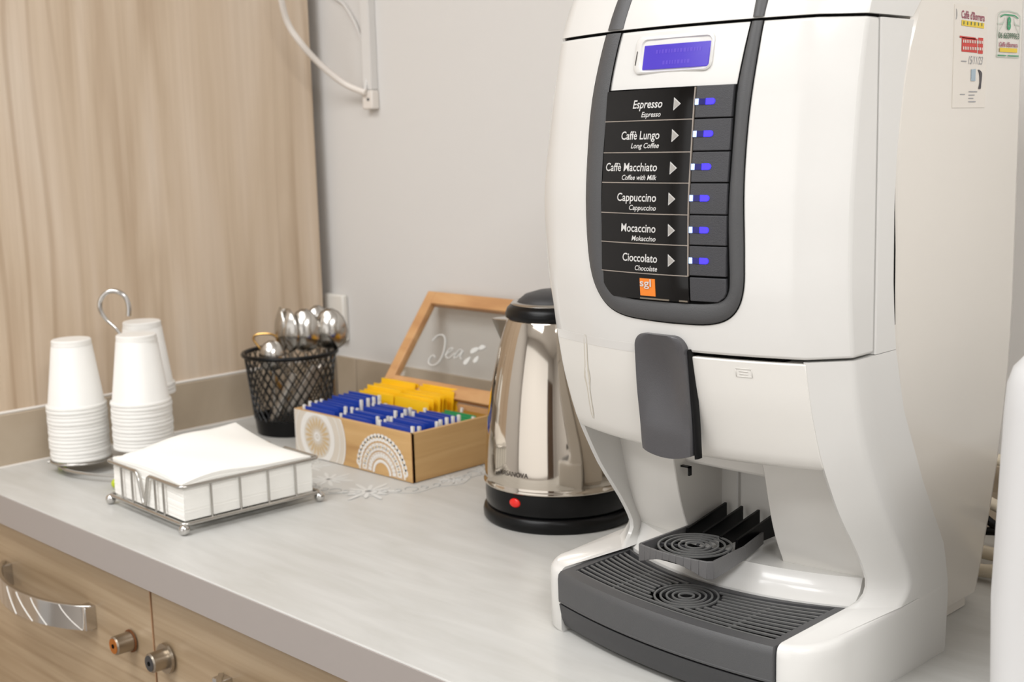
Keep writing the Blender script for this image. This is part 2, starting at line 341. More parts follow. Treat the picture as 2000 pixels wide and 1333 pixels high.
# top lid
secs = [front_sec(z, .232 + max(0, z - .4935) * .95) for z in zrange(.4935, .585, 14)]
secs += [front_sec(.592, .335, .004), front_sec(.597, .335, .012), front_sec(.599, .33, .03)]
MB().loft(secs).build('top_lid', 'white', mc, bevel=.0018, segs=3)
# dark bar in the seam
MB().loft([front_sec(z, .19, .003) for z in (.4905, .4945)]).build('lid_gap', 'gap', mc)
# lower front panel with its rounded lower edge
def panel_sec(z, ins=0): return [(CX - .1173, .235, z)] + [(CX + u, yS(u, z) + ins, z) for u in [(-.1173 + .2346 * i / 20) for i in range(21)]] + [(CX + .1173, .235, z)]
lp = MB().loft([panel_sec(.1745, .004), panel_sec(.1760, .0015)] + [panel_sec(z) for z in zrange(.1785, .2565, 10)]).build('lower_panel', 'white_matte', mc, bevel=.001)
MB().loft([[(CX + u, yS(u, z) + .006, z) for u in (.02, .04, .06, .08, .1)] + [(CX + .1, .2, z), (CX + .02, .2, z)] for z in (.255, .2605)]).build('door_gap', 'gap', mc)
MB().loft([[(CX + u, yS(u, z) - .0001, z) for u in [(-.1172 + .130 * i / 14) for i in range(15)]] + [(CX + .0128, .2, z), (CX - .1172, .2, z)] for z in (.2545, .2580, .2615)]).build('panel_bridge', 'white', lp)
# small embossed mark and the finger slot of the panel
e = MB()
for (a, b, c, d) in ((.068, .080, .2445, .2448), (.068, .080, .2505, .2508), (.068, .0683, .2445, .2505), (.0797, .080, .2445, .2505), (.0705, .077, .2465, .2468), (.0705, .077, .2485, .2488)):
    e.add([surf(a, c, .0002), surf(b, c, .0002), surf(b, d, .0002), surf(a, d, .0002)], [(0, 1, 2, 3)])
e.build('embossed_mark', 'white_matte', lp, solid=.0004)
rows = []
for z in zrange(.188, .262, 16):
    w = .0022 + .0022 * math.exp(-((z - .226) / .006) ** 2)
    uc = -.0745 - (.262 - z) * .20; t = min(1, (z - .186) / .006, (.264 - z) / .006)
    rows.append([surf(uc - w * t, z, .0002), surf(uc - w * t * .2, z, -.0002), surf(uc + w * t, z, .0002)])
MB().grid(rows).build('finger_slot', mat('slot_shade', (205, 198, 184), .4), lp)
# side frame: pillars with chamfered fronts and the upper side strips
for s in (-1, 1):
    secs = []; yf0 = .1300 if s < 0 else .1115; rd = .040 if s < 0 else .046; AN = (0, 12, 24, 36, 48, 60, 72, 82, 90)
    for z, ins in ((0, .002), (.003, 0), (.046, 0), (.0515, .0004), (.0545, .0016), (.0562, .0036), (.0570, .0065)):
        ai, ao = (.1170, .1490) if s < 0 else (.1095, HW); pts = [(ai + (ao - ai) * math.sin(math.radians(a)) - ins * math.sin(math.radians(a)), yf0 + rd * (1 - math.cos(math.radians(a))) + ins * math.cos(math.radians(a))) for a in AN]
        pts += [(ao, .262), (ao, yC(z)), (ao - .004, yC(z) + .003), (ai, yC(z) + .003)]
        secs.append([(CX + s * a, b, z) for a, b in pts])
    for z in [.0574, .0580, .0595, .0620, .0660, .0710, .0770, .0840] + zrange(.092, .2578, 14):
        fl = .024 * max(0, (.084 - z) / .0266) ** 3 if z < .084 else 0
        yf = yF(z) - fl; yr = yF(z) + .026 - fl * .9; k = max(0, 1 - (z - .0574) / .006); xi = HF - .003 - (HF - .003 - .1092) * k; xo = HW
        pts = [(xi, yf + .0015), (xi + .003, yf)] + [(xi + .003 + (xo - .003 - xi - .003) * i / 5, yf + (yr - .003 - yf) * i / 5) for i in range(1, 6)] + [(xo - .0008, yr - .0008), (xo, yr + .003), (HW, max(yr + .006, min(yr + .02, yC(z) - .004))), (HW, yC(z)), (HW - .004, yC(z) + .003), (xi, yC(z) + .003)]
        secs.append([(CX + s * a, b, z) for a, b in pts])
    MB().loft(secs).build('side_pillar', 'white', mc, angle=48)
    secs = []
    for z in zrange(.2582, .4915, 14):
        pts = [(HW - .02, .1885), (HW - .001, .1885), (HW, .1895), (HW, yC(z)), (HW - .004, yC(z) + .003), (HW - .02, yC(z) + .003)]
        secs.append([(CX + s * a, b, z) for a, b in pts])
    MB().loft(secs).build('side_frame', 'white', mc, angle=30)
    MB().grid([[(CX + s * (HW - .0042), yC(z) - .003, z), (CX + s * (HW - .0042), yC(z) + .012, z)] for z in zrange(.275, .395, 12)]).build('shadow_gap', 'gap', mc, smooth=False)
# base floor behind the tray
def trf(u): return .1035 + .925 * (u - .04) ** 2      # front line of the drip tray
def trr(u): return .213 - .026 * (1 - ((u - .001) / .108) ** 2)        # rear line
us = [(-.116 + .2245 * i / 24) for i in range(25)]
secs = []
for z, dy in ((.003, 0), (.050, 0), (.0555, .001), (.0575, .006), (.064, .0125), (.074, .0165)):
    secs.append([(CX + u, trr(u) + .0012 + dy, z) for u in us] + [(CX + .1090, .3, z), (CX - .1162, .3, z)])
MB().loft(secs).build('base_body', 'white', mc, angle=50)
# niche cheeks and channel
def yN(u, z):
    t = min(1, max(0, (z - .085) / .08)); t = t * t * (3 - 2 * t)
    return yF(z) + .012 + .026 * t - .012 * (1 - (u / HF) ** 2)
def cheek(u0, u1, slant):
    secs = []
    for z in zrange(.058, .178, 12):
        uu = [u0(z) + (u1(z) - u0(z)) * i / 8 for i in range(9)]
        secs.append([(CX + u, yN(u, z), z) for u in uu] + [(CX + uu[-1], .29, z), (CX + uu[0], .29, z)])
    return MB().loft(secs).build('niche_wall', 'white_matte', mc, angle=40, bevel=.001)
cheek(lambda z: -.1185, lambda z: -.052 + (z - .06) * .02, 0)
cheek(lambda z: .040, lambda z: .1185, 0)
MB().box(CX - .108, CX + .108, .268, .30, .058, .20).build('niche_back', 'white_matte', mc)
MB().box(CX - .033, CX - .0315, .2645, .269, .058, .178).build('niche_rib', 'white', mc)
MB().box(CX - .052, CX + .040, .215, .268, .143, .178).build('dispense_block', 'white_matte', mc, bevel=.003)
hk = MB().box(CX - .050, CX - .041, .2085, .212, .1405, .1418); hk.box(CX - .0425, CX - .041, .2085, .212, .134, .1418); hk.build('sensor_hook', 'black', mc)
# rear body
def hwr(z): return float(np.interp(z, [0, .05, .12, .2, .26, .6], [.1105, .118, .127, .1342, .1365, .1368]))
secs = []
for z in [.0105] + zrange(.013, .59, 20) + [.598]:
    ins = .003 if z < .012 or z > .595 else 0; w = hwr(z) - ins; r = .014
    fr = yC(min(z, .5)) + .0030 + .0045 * math.exp(-((z - .32) / .06) ** 2) if z < .46 else yC(min(z, .5)) + .0035 + max(0, z - .506) * .9
    fr = max(fr, .2)
    pts = [(-w, fr + .004), (-w + .004, fr)] + [(w - .004, fr), (w, fr + .004)] + [(w - r + r * math.cos(math.radians(a)), .427 - ins - r + r * math.sin(math.radians(a))) for a in (0, 22, 45, 67, 90)] + [(-w + r - r * math.sin(math.radians(a)), .427 - ins - r + r * math.cos(math.radians(a))) for a in (0, 22, 45, 67, 90)]
    secs.append([(CX + a, b, z) for a, b in pts])
rear = MB().loft(secs).build('rear_body', 'offwhite', mc, angle=35)
MB().loft([[(CX + a, b, z) for a, b in rrect(-.107, .107, .30, .418, .012)] for z in (0, .0105)]).build('plinth', 'offwhite', mc, bevel=.001)
MB().box(CX - .1, CX + .1, .215, .4, .185, .57).build('inner_core', 'gap', mc)
# --- dark U-shaped surround
FO = [(-.0545, .4915), (-.0605, .46), (-.0640, .426), (-.0645, .39), (-.0632, .35), (-.0600, .3225), (-.0535, .303), (-.0415, .2895), (-.0235, .2832), (.004, .2815), (.031, .2812), (.0516, .2822), (.0653, .2865), (.0740, .2955), (.0784, .310), (.0788, .33), (.0783, .353), (.0772, .39), (.0775, .42), (.079, .45), (.0812, .4915)]
FI = [(-.0375, .4915), (-.0425, .46), (-.0447, .426), (-.0457, .39), (-.0447, .35), (-.0424, .3235), (-.0380, .3085), (-.0280, .2995), (-.0150, .2967), (.004, .2965), (.0300, .2965), (.0500, .2970), (.0620, .2995), (.0675, .3055), (.0688, .3150), (.0683, .332), (.0676, .356), (.0680, .39), (.0685, .423), (.0692, .45), (.0735, .4915)]
FO = [tuple(p)[:2] for p in catmull([(a, b, 0) for a, b in FO], 4)]; FI = [tuple(p)[:2] for p in catmull([(a, b, 0) for a, b in FI], 4)]
def frame_rows(FO, FI):
    rows = []
    for (a, b), (c, d) in zip(FO, FI):
        row = []
        for t, off in ((0, -.002), (0, .0008), (.08, .0018), (.3, .0026), (.6, .0026), (.9, .0014), (1, .0006), (1, -.002)): row.append(surf(a + (c - a) * t, b + (d - b) * t, off))
        rows.append(row)
    return rows
fr = MB().grid(frame_rows(FO, FI)).build('panel_surround', 'dark', mc, angle=50)
def outline(pts, w0, w1, off): 
    rows = []
    n = len(pts)
    for i, (a, b) in enumerate(pts):
        p, q = pts[max(i - 1, 0)], pts[min(i + 1, n - 1)]; dx, dy = q[0] - p[0], q[1] - p[1]; l = math.hypot(dx, dy) or 1; nx, ny = dy / l, -dx / l
        rows.append([surf(a + nx * w0, b + ny * w0, off), surf(a + nx * w1, b + ny * w1, off)])
    return rows
MB().grid(outline(FO, -.0007, .0009, .0004)).build('surround_gap', 'gap', fr)
MB().grid(outline(FI, -.0008, .0006, .0009)).build('surround_gap', 'gap', fr)
for FOx, FIx in (([(-.0540 + .010 * t, .4945 + .09 * t) for t in zrange(0, 1, 10)], [(-.0375 + .007 * t, .4945 + .09 * t) for t in zrange(0, 1, 10)]), ([(.0812 + .003 * t, .4945 + .09 * t) for t in zrange(0, 1, 10)], [(.0735 - .004 * t, .4945 + .09 * t) for t in zrange(0, 1, 10)])):
    MB().grid(frame_rows(FOx, FIx)).build('lid_stripe', 'dark', mc, angle=50)
# --- labels, buttons, lamps, lettering
def slab(u0, u1, z0, z1, off, th, n=8, m=4, clip=None):
    mb = MB(); A = []; B = []
    for i in range(m + 1):
        z = z0 + (z1 - z0) * i / m; a, b = (u0, u1) if clip is None else clip(z)
        A.append([surf(a + (b - a) * j / n, z, off) for j in range(n + 1)] + [surf(b - (b - a) * j / n, z, off - th) for j in range(n + 1)])
    return mb.loft(A)
ZT = [.4488, .4266, .4038, .3820, .3597, .3380, .3162]
names = [('Espresso', 'Espresso', .0274, .0177), ('Caffè Lungo', 'Long Coffee', .0363, .0262), ('Caffè Macchiato', 'Coffee with Milk', .0505, .0330), ('Cappuccino', 'Cappuccino', .0375, .0252), ('Mocaccino', 'Mokaccino', .0330, .0226), ('Cioccolato', 'Chocolate', .0330, .0208)]
for i in range(6):
    zb, zt = ZT[i + 1], ZT[i]
    lb = slab(-.0440, .0378, zb + .0003, zt - .0003, .0022, .002).build('label_panel', 'label', mc)
    slab(-.0440, .0378, zb - .0003, zb + .0003, .0026, .0012, 8, 1).build('divider_line', 'print_line', lb)
    slab(.0375, .0383, zb, zt, .0026, .0012, 1, 3).build('divider_line', 'print_line', lb)
    pl = lambda a, b: surf(a, b, .0026)
    base = zt - .0133; r = (.0115, .0106, .0101, .0106, .0104, .0118)[i]
    tm = MB(); n1, n2, w1, w2 = names[i]
    text(tm, n1, pl, right=r, base=base, width=w1, cap=.0058, shear=.2 if i == 0 else .08, bold=.012)
    text(tm, n2, pl, right=r + (.0 if i else -.001), base=base - .0064, width=w2, cap=.0036, shear=.25, bold=.012)
    tm.build('lettering', 'print_white', lb, smooth=False)
    tz = zt - .0112; tri = [(.0213, tz + .0046), (.0213, tz - .0046), (.0272, tz)]
    MB().add([surf(a, b, .0026) for a, b in tri], [(0, 1, 2)]).build('arrow', 'print_white', lb, smooth=False)
    MB().add([surf(.0216 + (a - .0213) * .78 + .0002, tz + (b - tz) * .74, .0028) for a, b in tri], [(0, 1, 2)]).build('arrow_fill', 'print_grey', lb, smooth=False)
    bt = slab(.0392, .0672, zb + .0007, zt - .0002 + (.0008 if i == 0 else 0), .0028, .0035, 6, 4).build('drink_button', 'button', mc, bevel=.0005)
    zc = zt - .0104
    def led(u0, u1, m, rnd=False):
        pts = [(u0, zc - .0021), (u0, zc + .0021)] + ([(u1 - .0021 + .0021 * math.sin(math.radians(a)), zc + .0021 * math.cos(math.radians(a))) for a in range(0, 181, 30)] if rnd else [(u1, zc + .0021), (u1, zc - .0021)])
        MB().loft([[surf(a, b, .0020) for a, b in pts], [surf(a, b, .0033) for a, b in pts]]).build('indicator_lamp', m, bt, smooth=False)
    led(.0392, .0420, 'led_white'); led(.0420, .0476, 'led_dark'); led(.0476, .0545, 'led_blue', True)
slab(-.0447, .0690, .297, .4495, .0004, .002, 10, 8).build('button_backing', 'gap', mc)
def clipb(z):
    t = max(0, (.3070 - z) / .0105); return (-.0425 + .016 * (1 - math.sqrt(max(0, 1 - t * t))), .0380)
lg = slab(0, 0, .2972, .3158, .0022, .002, 8, 10, clipb).build('label_panel', 'label', mc)
slab(-.0046, .0094, .2998, .3126, .0026, .0012, 3, 3).build('logo_patch', 'orange', lg)
tm = MB(); text(tm, 'sgl', lambda a, b: surf(a, b, .0031), left=-.0042, base=.3068, width=.0104, cap=.0054, bold=.01); tm.build('lettering', 'print_white', lg, smooth=False)
slab(-.0050, .0215, .2973, .2984, .0028, .001, 3, 1).build('silver_strip', 'nickel', lg); slab(.0300, .0370, .2973, .2984, .0028, .001, 2, 1).build('silver_strip', 'nickel', lg)
slab(.0392, .0672, .2985, .3155, .0026, .0035, 6, 5, lambda z: (.0392, .0672 - .010 * (1 - math.sqrt(max(0, 1 - (max(0, .3075 - z) / .0095) ** 2))))).build('blank_button', 'button', mc, bevel=.0005)
# --- display
def rr_surf(u0, u1, z0, z1, r, off, n=4): return [surf(a, b, off) for a, b in rrect(u0, u1, z0, z1, r, n)]
dz = MB(); o_ = (-.0205, .0478, .4600, .4872); i_ = (-.0135, .0460, .4622, .4835)
dz.loft([rr_surf(*o_, .006, -.001), rr_surf(*o_, .006, .0010), rr_surf(o_[0] + .001, o_[1] - .001, o_[2] + .001, o_[3] - .001, .006, .0018), rr_surf(i_[0] - .001, i_[1] + .001, i_[2] - .001, i_[3] + .001, .005, .0018), rr_surf(*i_, .0045, .0006)], cap=False)
dp = dz.build('display_bezel', 'white', mc, angle=40)
MB().add(rr_surf(*i_, .0045, .0006), [tuple(range(20))]).build('display_recess', 'white', dp)
sc_ = slab(-.0118, .0452, .4628, .4802, .0012, .001, 6, 3).build('screen', 'lcd', dp, bevel=.0006)
tm = MB()
for zc, (a, b) in ((.4752, (.000, .038)), (.4672, (.007, .030))):
    u = a
    while u < b:
        w = random.choice((.0012, .0018, .002)); tm.add([surf(u, zc - .0013, .0014), surf(u + w, zc - .0013, .0014), surf(u + w, zc + .0013, .0014), surf(u, zc + .0013, .0014)], [(0, 1, 2, 3)]); u += w + .0011
tm.build('faint_screen_text', 'lcd_text', sc_, smooth=False)
MB().add([surf(-.0185, .4665, .0021), surf(-.0178, .4665, .0021), surf(-.0170, .4765, .0021), surf(-.0177, .4765, .0021)], [(0, 1, 2, 3)]).build('bezel_slit', 'gap', dp)
# --- dispenser lever
def lever_off(z):
    t = (.2715 - z) / .097
    return .0035 + .003 * math.sin(t * math.pi) * (1 - t) + .020 * t ** 2.2
rows = []; n = 12
for i in range(31):
    t = (i / 30) ** 1.5 if i < 12 else .253 + .747 * (i - 12) / 18; z = .2715 - .0945 * t
    k = max(0, 1 - t / .11); ri = .010 * (1 - math.sqrt(max(0, 1 - k * k)))
    hw = .0225 + .001 * math.sin(t * math.pi) ; uc = .0095
    row = []
    for j in range(n + 1):
        q = -1 + 2 * j / n; u = uc + q * (hw - ri)
        dish = -.0075 * math.sin(min(1, t * 1.3) * math.pi) * (1 - q * q)
        y = yS(uc, z) - lever_off(z) - dish - .0015 * (1 - q ** 8); zz = z + (.004 * (q * q) if t > .9 else 0) * (t - .9) * 10
        row.append((CX + u, y, zz))
    back = [(p[0], max(p[1] + .007, yS(uc, z) - .0005 if t < .4 else p[1] + .009), p[2]) for p in row[::-1]]
    rows.append(row + back)
lv = MB().loft(rows).build('dispenser_lever', mat('lever_plastic', (78, 77, 79), .3, bump=(1500, .15)), mc, angle=55)
rows = [[(CX + .0335, yS(.0335, z) - lever_off(z) + .002, z), (CX + .0348, yS(.0335, z) - lever_off(z) + .004, z), (CX + .0348, yS(.0335, z) - lever_off(z) + .0095, z), (CX + .0330, yS(.0335, z) - lever_off(z) + .0095, z)] for z in zrange(.1785, .262, 12)]
MB().loft(rows).build('lever_side', 'black', lv)
# --- drip tray
tr_ = MB()
def tray_sec(z, dy, w=.107): return [(CX + u * w / .107, trf(u) + dy, z) for u in us] + [(CX + us[-1] * w / .107, .2, z), (CX + us[0] * w / .107, .2, z)]
tr = MB().loft([tray_sec(.0285, .0006), tray_sec(.0292, 0), tray_sec(.0310, -.0002)]).build('drip_tray', 'dark', mc, bevel=.0006)
MB().loft([tray_sec(.0060, .0075, .1070), tray_sec(.0150, .0035, .1070), tray_sec(.0272, .0006, .1070)]).build('tray_skirt', 'dark2', tr)
MB().loft([tray_sec(.0268, .0022, .106), tray_sec(.0290, .0022, .106)]).build('tray_gap', 'gap', tr)
def ring_rows(zt):
    rows = []
    outer = [(u, trf(u), 0, 1) for u in us] + [(u, trr(u), 0, -1) for u in us[::-1]]
    inner = [(u * .925, trf(u) + .0125, 0, 1) for u in us] + [(u * .925, trr(u) - .0085, 0, -1) for u in us[::-1]]
    for (a, b, _, s), (c, d, _, _) in zip(outer, inner):
        rows.append([(CX + a, b, .0310), (CX + a, b - .0003 * s, .0490), (CX + a, b + .0005 * s, .0530), (CX + a * .993, b + .0025 * s, .0555), (CX + c, d, .0555), (CX + c, d, .032)])
    rows.append(rows[0]); return rows
gr = MB().grid(ring_rows(0)).build('grate_rim', 'dark', tr, angle=40)
MB().loft([[(CX + u * .93, trf(u) + .011, z) for u in us] + [(CX + u * .93, trr(u) - .007, z) for u in us[::-1]] for z in (.0315, .0330)]).build('tray_well', 'gap', tr)
RC = (CX - .002, .1530); RR = .0255
def slat_y(u, t): return (trf(u) + .0125) + ((trr(u) - .0085) - (trf(u) + .0125)) * t
NS = 11
for k in range(NS):
    t = (k + .5) / NS; mb = MB()
    runs = []; cur = []
    for i in range(61):
        u = -.1070 + .2065 * i / 60; y = slat_y(u, t)
        if math.hypot(CX + u - RC[0], y - RC[1]) > RR + .001: cur.append((u, y))
        else:
            if len(cur) > 1: runs.append(cur)
            cur = []
    if len(cur) > 1: runs.append(cur)
    for rn in runs:
        MB().loft([[(CX + u, y - .0010, .0537), (CX + u, y - .0011, .0550), (CX + u, y + .0011, .0550), (CX + u, y + .0010, .0537)] for u, y in rn]).build('grate_slat', 'slat', gr, angle=40)
for u in (-.060, .060):
    MB().loft([[(CX + u + .0012 * d, slat_y(u, t), .0530 + e) for d, e in ((-1, -.001), (-1, .0005), (1, .0005), (1, -.001))] for t in zrange(0, 1, 8)]).build('cross_rib', 'slat', gr)
def ring(c, r, w, h, n=48): return MB().lathe([(r - w / 2, -h), (r - w / 2, 0), (r + w / 2, 0), (r + w / 2, -h)], c, n)
for r in (.0060, .0108, .0156, .0204, .0252): ring((RC[0], RC[1], .0552), r, .0016, .0012).build('grate_ring', 'slat', gr)
# --- cup stand
cs = MB(); ZS = .0885; SX0, SX1 = CX - .0485, CX + .0245; SY0, SY1 = .1485, .205
def stand_out(z, ins=0): return [(SX0 + ins, SY0 + ins + .002, z)] + [(SX0 + .004 + ins, SY0 + ins, z), (SX1 - .006 - ins, SY0 + ins, z), (SX1 - ins, SY0 + .006 + ins, z), (SX1 - .003 - ins, SY1, z), (SX1 - .012 - ins, .238, z), (SX0 + .006 + ins, .238, z), (SX0 + .002 + ins, SY1, z)]
def wall_strip(mb, pts, z0, z1, th):
    n = len(pts)
    for i in range(n - 1):
        a, b = Vector(pts[i]), Vector(pts[i + 1]); d = (b - a).normalized(); nn = Vector((-d.y, d.x, 0)) * th
        za = z0[i] if isinstance(z0, list) else z0; zb = z0[i + 1] if isinstance(z0, list) else z0
        mb.add([(a.x, a.y, za), (b.x, b.y, zb), (b.x, b.y, z1), (a.x, a.y, z1), (a.x + nn.x, a.y + nn.y, za), (b.x + nn.x, b.y + nn.y, zb), (b.x + nn.x, b.y + nn.y, z1), (a.x + nn.x, a.y + nn.y, z1)], [(0, 1, 2, 3), (7, 6, 5, 4), (3, 2, 6, 7), (0, 4, 5, 1), (0, 3, 7, 4), (1, 5, 6, 2)])
fx = [SX0 + .001 + (SX1 - .004 - SX0 - .001) * i / 10 for i in range(11)]
wall_strip(cs, [(SX0, .236, 0), (SX0 - .0005, SY0 + .004, 0), (SX0 + .001, SY0 + .001, 0)], [ZS - .010, ZS - .012, ZS - .0145], ZS, .0022)
wall_strip(cs, [(x, SY0 + .001 - .004 * math.sin(math.pi * i / 10), 0) for i, x in enumerate(fx)], [ZS - .0145 + .0085 * math.sin(math.pi * min(1, max(0, (i - .5) / 9))) ** .8 for i in range(11)], ZS, .0022)
wall_strip(cs, [(fx[-1], SY0 + .001, 0), (SX1, SY0 + .005, 0), (SX1 - .003, .20, 0), (SX1 - .013, .240, 0)], [ZS - .0145, ZS - .0145, ZS - .011, ZS - .010], ZS, .0022)
st = cs.build('cup_stand', mat('stand_plastic', (96, 95, 95), .35, bump=(1200, .2)), mc, angle=40, bevel=.0004)
MB().box(SX0 + .002, SX1 - .004, SY0 + .006, .20, ZS - .0105, ZS - .0095).build('stand_floor', 'gap', st)
SC = ((SX0 + SX1) / 2 - .001, .1790)
for r in (.0075, .0130, .0185, .0240, .0295): ring((SC[0], SC[1], ZS - .0005), r, .0016, .0012).build('stand_ring', 'slat', st)
for a in (20, 110, 200, 290):
    ca, sa = math.cos(math.radians(a)), math.sin(math.radians(a)); MB().tube([(SC[0] + ca * .007, SC[1] + sa * .007, ZS - .003), (SC[0] + ca * .030, SC[1] + sa * .030, ZS - .003)], .0012, 6).build('stand_spoke', 'dark2', st)
for k, x in enumerate((SX0 + .006, SX0 + .023, SX0 + .040, SX0 + .056)):
    MB().loft([[(x - .0011, .2065, ZS - .009), (x - .0011, .262, ZS - .009), (x - .0011, .262, ZS + .0105), (x - .0011, .2075, ZS + .0005)], [(x + .0011, .2065, ZS - .009), (x + .0011, .262, ZS - .009), (x + .0011, .262, ZS + .0105), (x + .0011, .2075, ZS + .0005)]]).build('stand_fin', 'black', st)
# --- stickers on the right flank
XR = CX + .1369
def side(y, z, off=.0003): return (XR + off, y, z)
def sticker(name, y0, y1, z0, z1, m): return MB().loft([[side(y, z, o) for y, z in ((y0, z0), (y1, z0), (y1, z1), (y0, z1))] for o in (-.0002, .0003)]).build(name, m, rear, smooth=False)
def sq(mb, y0, y1, z0, z1, sl=0, off=.0006): return mb.add([side(y0, z0, off), side(y1, z0 + sl, off), side(y1, z1 + sl, off), side(y0, z1, off)], [(0, 1, 2, 3)])
sticker('service_sticker', .2985, .3525, .4300, .5055, 'sticker')
pl2 = lambda a, b: side(a, b, .0006)
tm = MB(); text(tm, "Caffè d'Borrera", lambda a, b: side(a, b - (a - .31) * .03, .0006), left=.309, base=.4960, width=.038, cap=.0055, bold=.015); tm.build('sticker_brand', 'st_purple', rear, smooth=False)
sq(MB(), .3095, .3465, .4905, .4945, -.001).build('sticker_band', 'st_yellow', rear, smooth=False)
tm = MB(); [sq(tm, y, y + .0012, .4913, .4937, 0, .0009) for y in (.312, .318, .324, .330, .336, .3415)]; tm.build('sticker_band_marks', 'st_dkgreen', rear, smooth=False)
tm = MB(); text(tm, ')', pl2, left=.300, base=.4965, width=.0022, cap=.0055, bold=.02); tm.build('pen_mark', 'st_grey', rear, smooth=False)
tm = MB(); sq(tm, .3105, .3360, .4715, .4820, -.0005); sq(tm, .3375, .3455, .4705, .4825, 0); sq(tm, .3070, .3330, .4815, .4830, -.0007); tm.build('sticker_red_block', 'st_red', rear, smooth=False)
tm = MB(); [sq(tm, y, y + .0015, z, z + .0022, 0, .0009) for z in (.4730, .4780) for y in np.arange(.312, .344, .0028)]; tm.build('sticker_red_block_marks', 'sticker', rear, smooth=False)
tm = MB(); text(tm, '15/11/23', lambda a, b: side(a, b, .0006), left=.322, base=.4625, width=.024, cap=.0060, shear=.3); tm.build('handwritten_date', 'st_grey', rear, smooth=False)
tm = MB(); [sq(tm, .324, .324 + w, z, z + .0008) for z, w in ((.4415, .014), (.4390, .010), (.4365, .008), (.4340, .012))]; sq(tm, .3105, .319, .4640, .4648); sq(tm, .3100, .318, .4395, .4402); tm.build('sticker_small_print', 'st_grey', rear, smooth=False)
tm = MB(); tm.loft([[side(a, b, .0006) for a, b in [(.327, .4500), (.327, .4585), (.334, .4590), (.334, .4500)]], [side(a, b, .0009) for a, b in [(.327, .4500), (.327, .4585), (.334, .4590), (.334, .4500)]]]); tm.build('phone_picture', mat('sticker_blue', (160, 176, 186), .5), rear, smooth=False)
tm = MB(); pts = catmull([(0, .339, .4585), (0, .3425, .4560), (0, .3430, .4500), (0, .3415, .4440)], 4)
tm.grid([[side(p.y - w, p.z, .0008), side(p.y + w, p.z, .0008)] for p, w in zip(pts, [.0012, .0015, .0018, .0022, .0024, .0022, .0019, .0017, .0015, .0014, .0017, .0020, .0018])]); tm.build('handset_picture', 'st_black', rear, smooth=False)
tm = MB()
def line(mb, pts, w, off=.0006):
    rows = []
    for i, (a, b) in enumerate(pts):
        p, q = pts[max(0, i - 1)], pts[min(len(pts) - 1, i + 1)]; dx, dy = q[0] - p[0], q[1] - p[1]; l = math.hypot(dx, dy) or 1
        rows.append([side(a - dy / l * w, b + dx / l * w, off), side(a + dy / l * w, b - dx / l * w, off)])
    mb.grid(rows)
line(tm, [(.3700, .4690), (.3700, .4990), (.3705, .5010), (.376, .5035), (.390, .5045), (.404, .5035), (.4095, .5010), (.4100, .4990), (.4100, .4690), (.3700, .4690)], .00035)
line(tm, [(.3705, .4940), (.378, .4945), (.381, .4965), (.382, .5000)], .0003); line(tm, [(.4095, .4940), (.402, .4945), (.399, .4965), (.398, .5000)], .0003); line(tm, [(.372, .4880), (.381, .4960)], .0003); line(tm, [(.408, .4880), (.399, .4960)], .0003)
tm.build('phone_sticker_outline', 'st_pale', rear, smooth=False)
tm = MB(); text(tm, '8', pl2, left=.3865, base=.4905, width=.0065, cap=.0092, bold=.04); tm.build('sticker_digit', 'st_green', rear, smooth=False)
tm = MB(); text(tm, '06 66399963', pl2, left=.3718, base=.4835, width=.037, cap=.0042, bold=.02); tm.build('sticker_number', 'st_dkgreen', rear, smooth=False)
tm = MB(); text(tm, "Caffè d'Borrera", pl2, left=.3735, base=.4770, width=.033, cap=.0034, bold=.02); tm.build('sticker_brand', 'st_purple', rear, smooth=False)
sq(MB(), .3745, .4060, .4728, .4760).build('sticker_band', 'st_yellow', rear, smooth=False)
tm = MB(); sq(tm, .371, .386, .4698, .4706); sq(tm, .389, .409, .4698, .4706); line(tm, [(.374, .4995), (.381, .5015), (.399, .5015), (.406, .4995)], .0005); tm.build('sticker_small_print', 'st_green', rear, smooth=False)

# ================================================================== KETTLE
K = (.7055, .3865)
kt = thing('electric_kettle', (*K, 0), 'polished steel electric kettle with black base beside the coffee machine', 'kettle')
MB().lathe([(.0001, 0), (.0835, 0), (.0858, .003), (.0862, .009), (.0850, .0135), (.0815, .016), (.0001, .016)], (*K, 0), 72).build('power_base', 'black', kt, angle=50)
MB().lathe([(.0001, .0165), (.0812, .0165), (.0826, .0185), (.0832, .030), (.0828, .0405), (.0805, .0415), (.0001, .0415)], (*K, 0), 72).build('foot_band', mat('gloss_black', (6, 6, 7), .18, spec=.25), kt, angle=50)
prof = [(.0828, .0412), (.0846, .0418), (.0849, .0432), (.0838, .0450), (.0832, .0475)]
body = catmull([(.0832, 0, .0475), (.0830, 0, .061), (.0803, 0, .096), (.0743, 0, .142), (.0671, 0, .177), (.0596, 0, .205), (.0540, 0, .221)], 6)
kb = MB().lathe(prof + [(p.x, p.z) for p in body[1:]] + [(.0520, .2225), (.045, .2225)], (*K, 0), 96).build('steel_body', 'steel', kt, angle=60)
ld = MB().lathe([(.0001, .2515), (.020, .2505), (.034, .2465), (.0415, .2405), (.0420, .2385), (.0001, .2385)], (*K, 0), 64).build('lid', 'dark2', kt, angle=40)
MB().lathe([(.0525, .2215), (.0555, .2230), (.0560, .2270), (.0540, .2325), (.0500, .2365), (.0415, .2390), (.0400, .2380)], (*K, 0), 64).build('lid_collar', 'black', kt, angle=60)
MB().lathe([(.0495, .2372), (.0480, .2392), (.0440, .2398), (.0425, .2388)], (*K, 0), 64).build('lid_ring', 'steel_b', kt, angle=60)
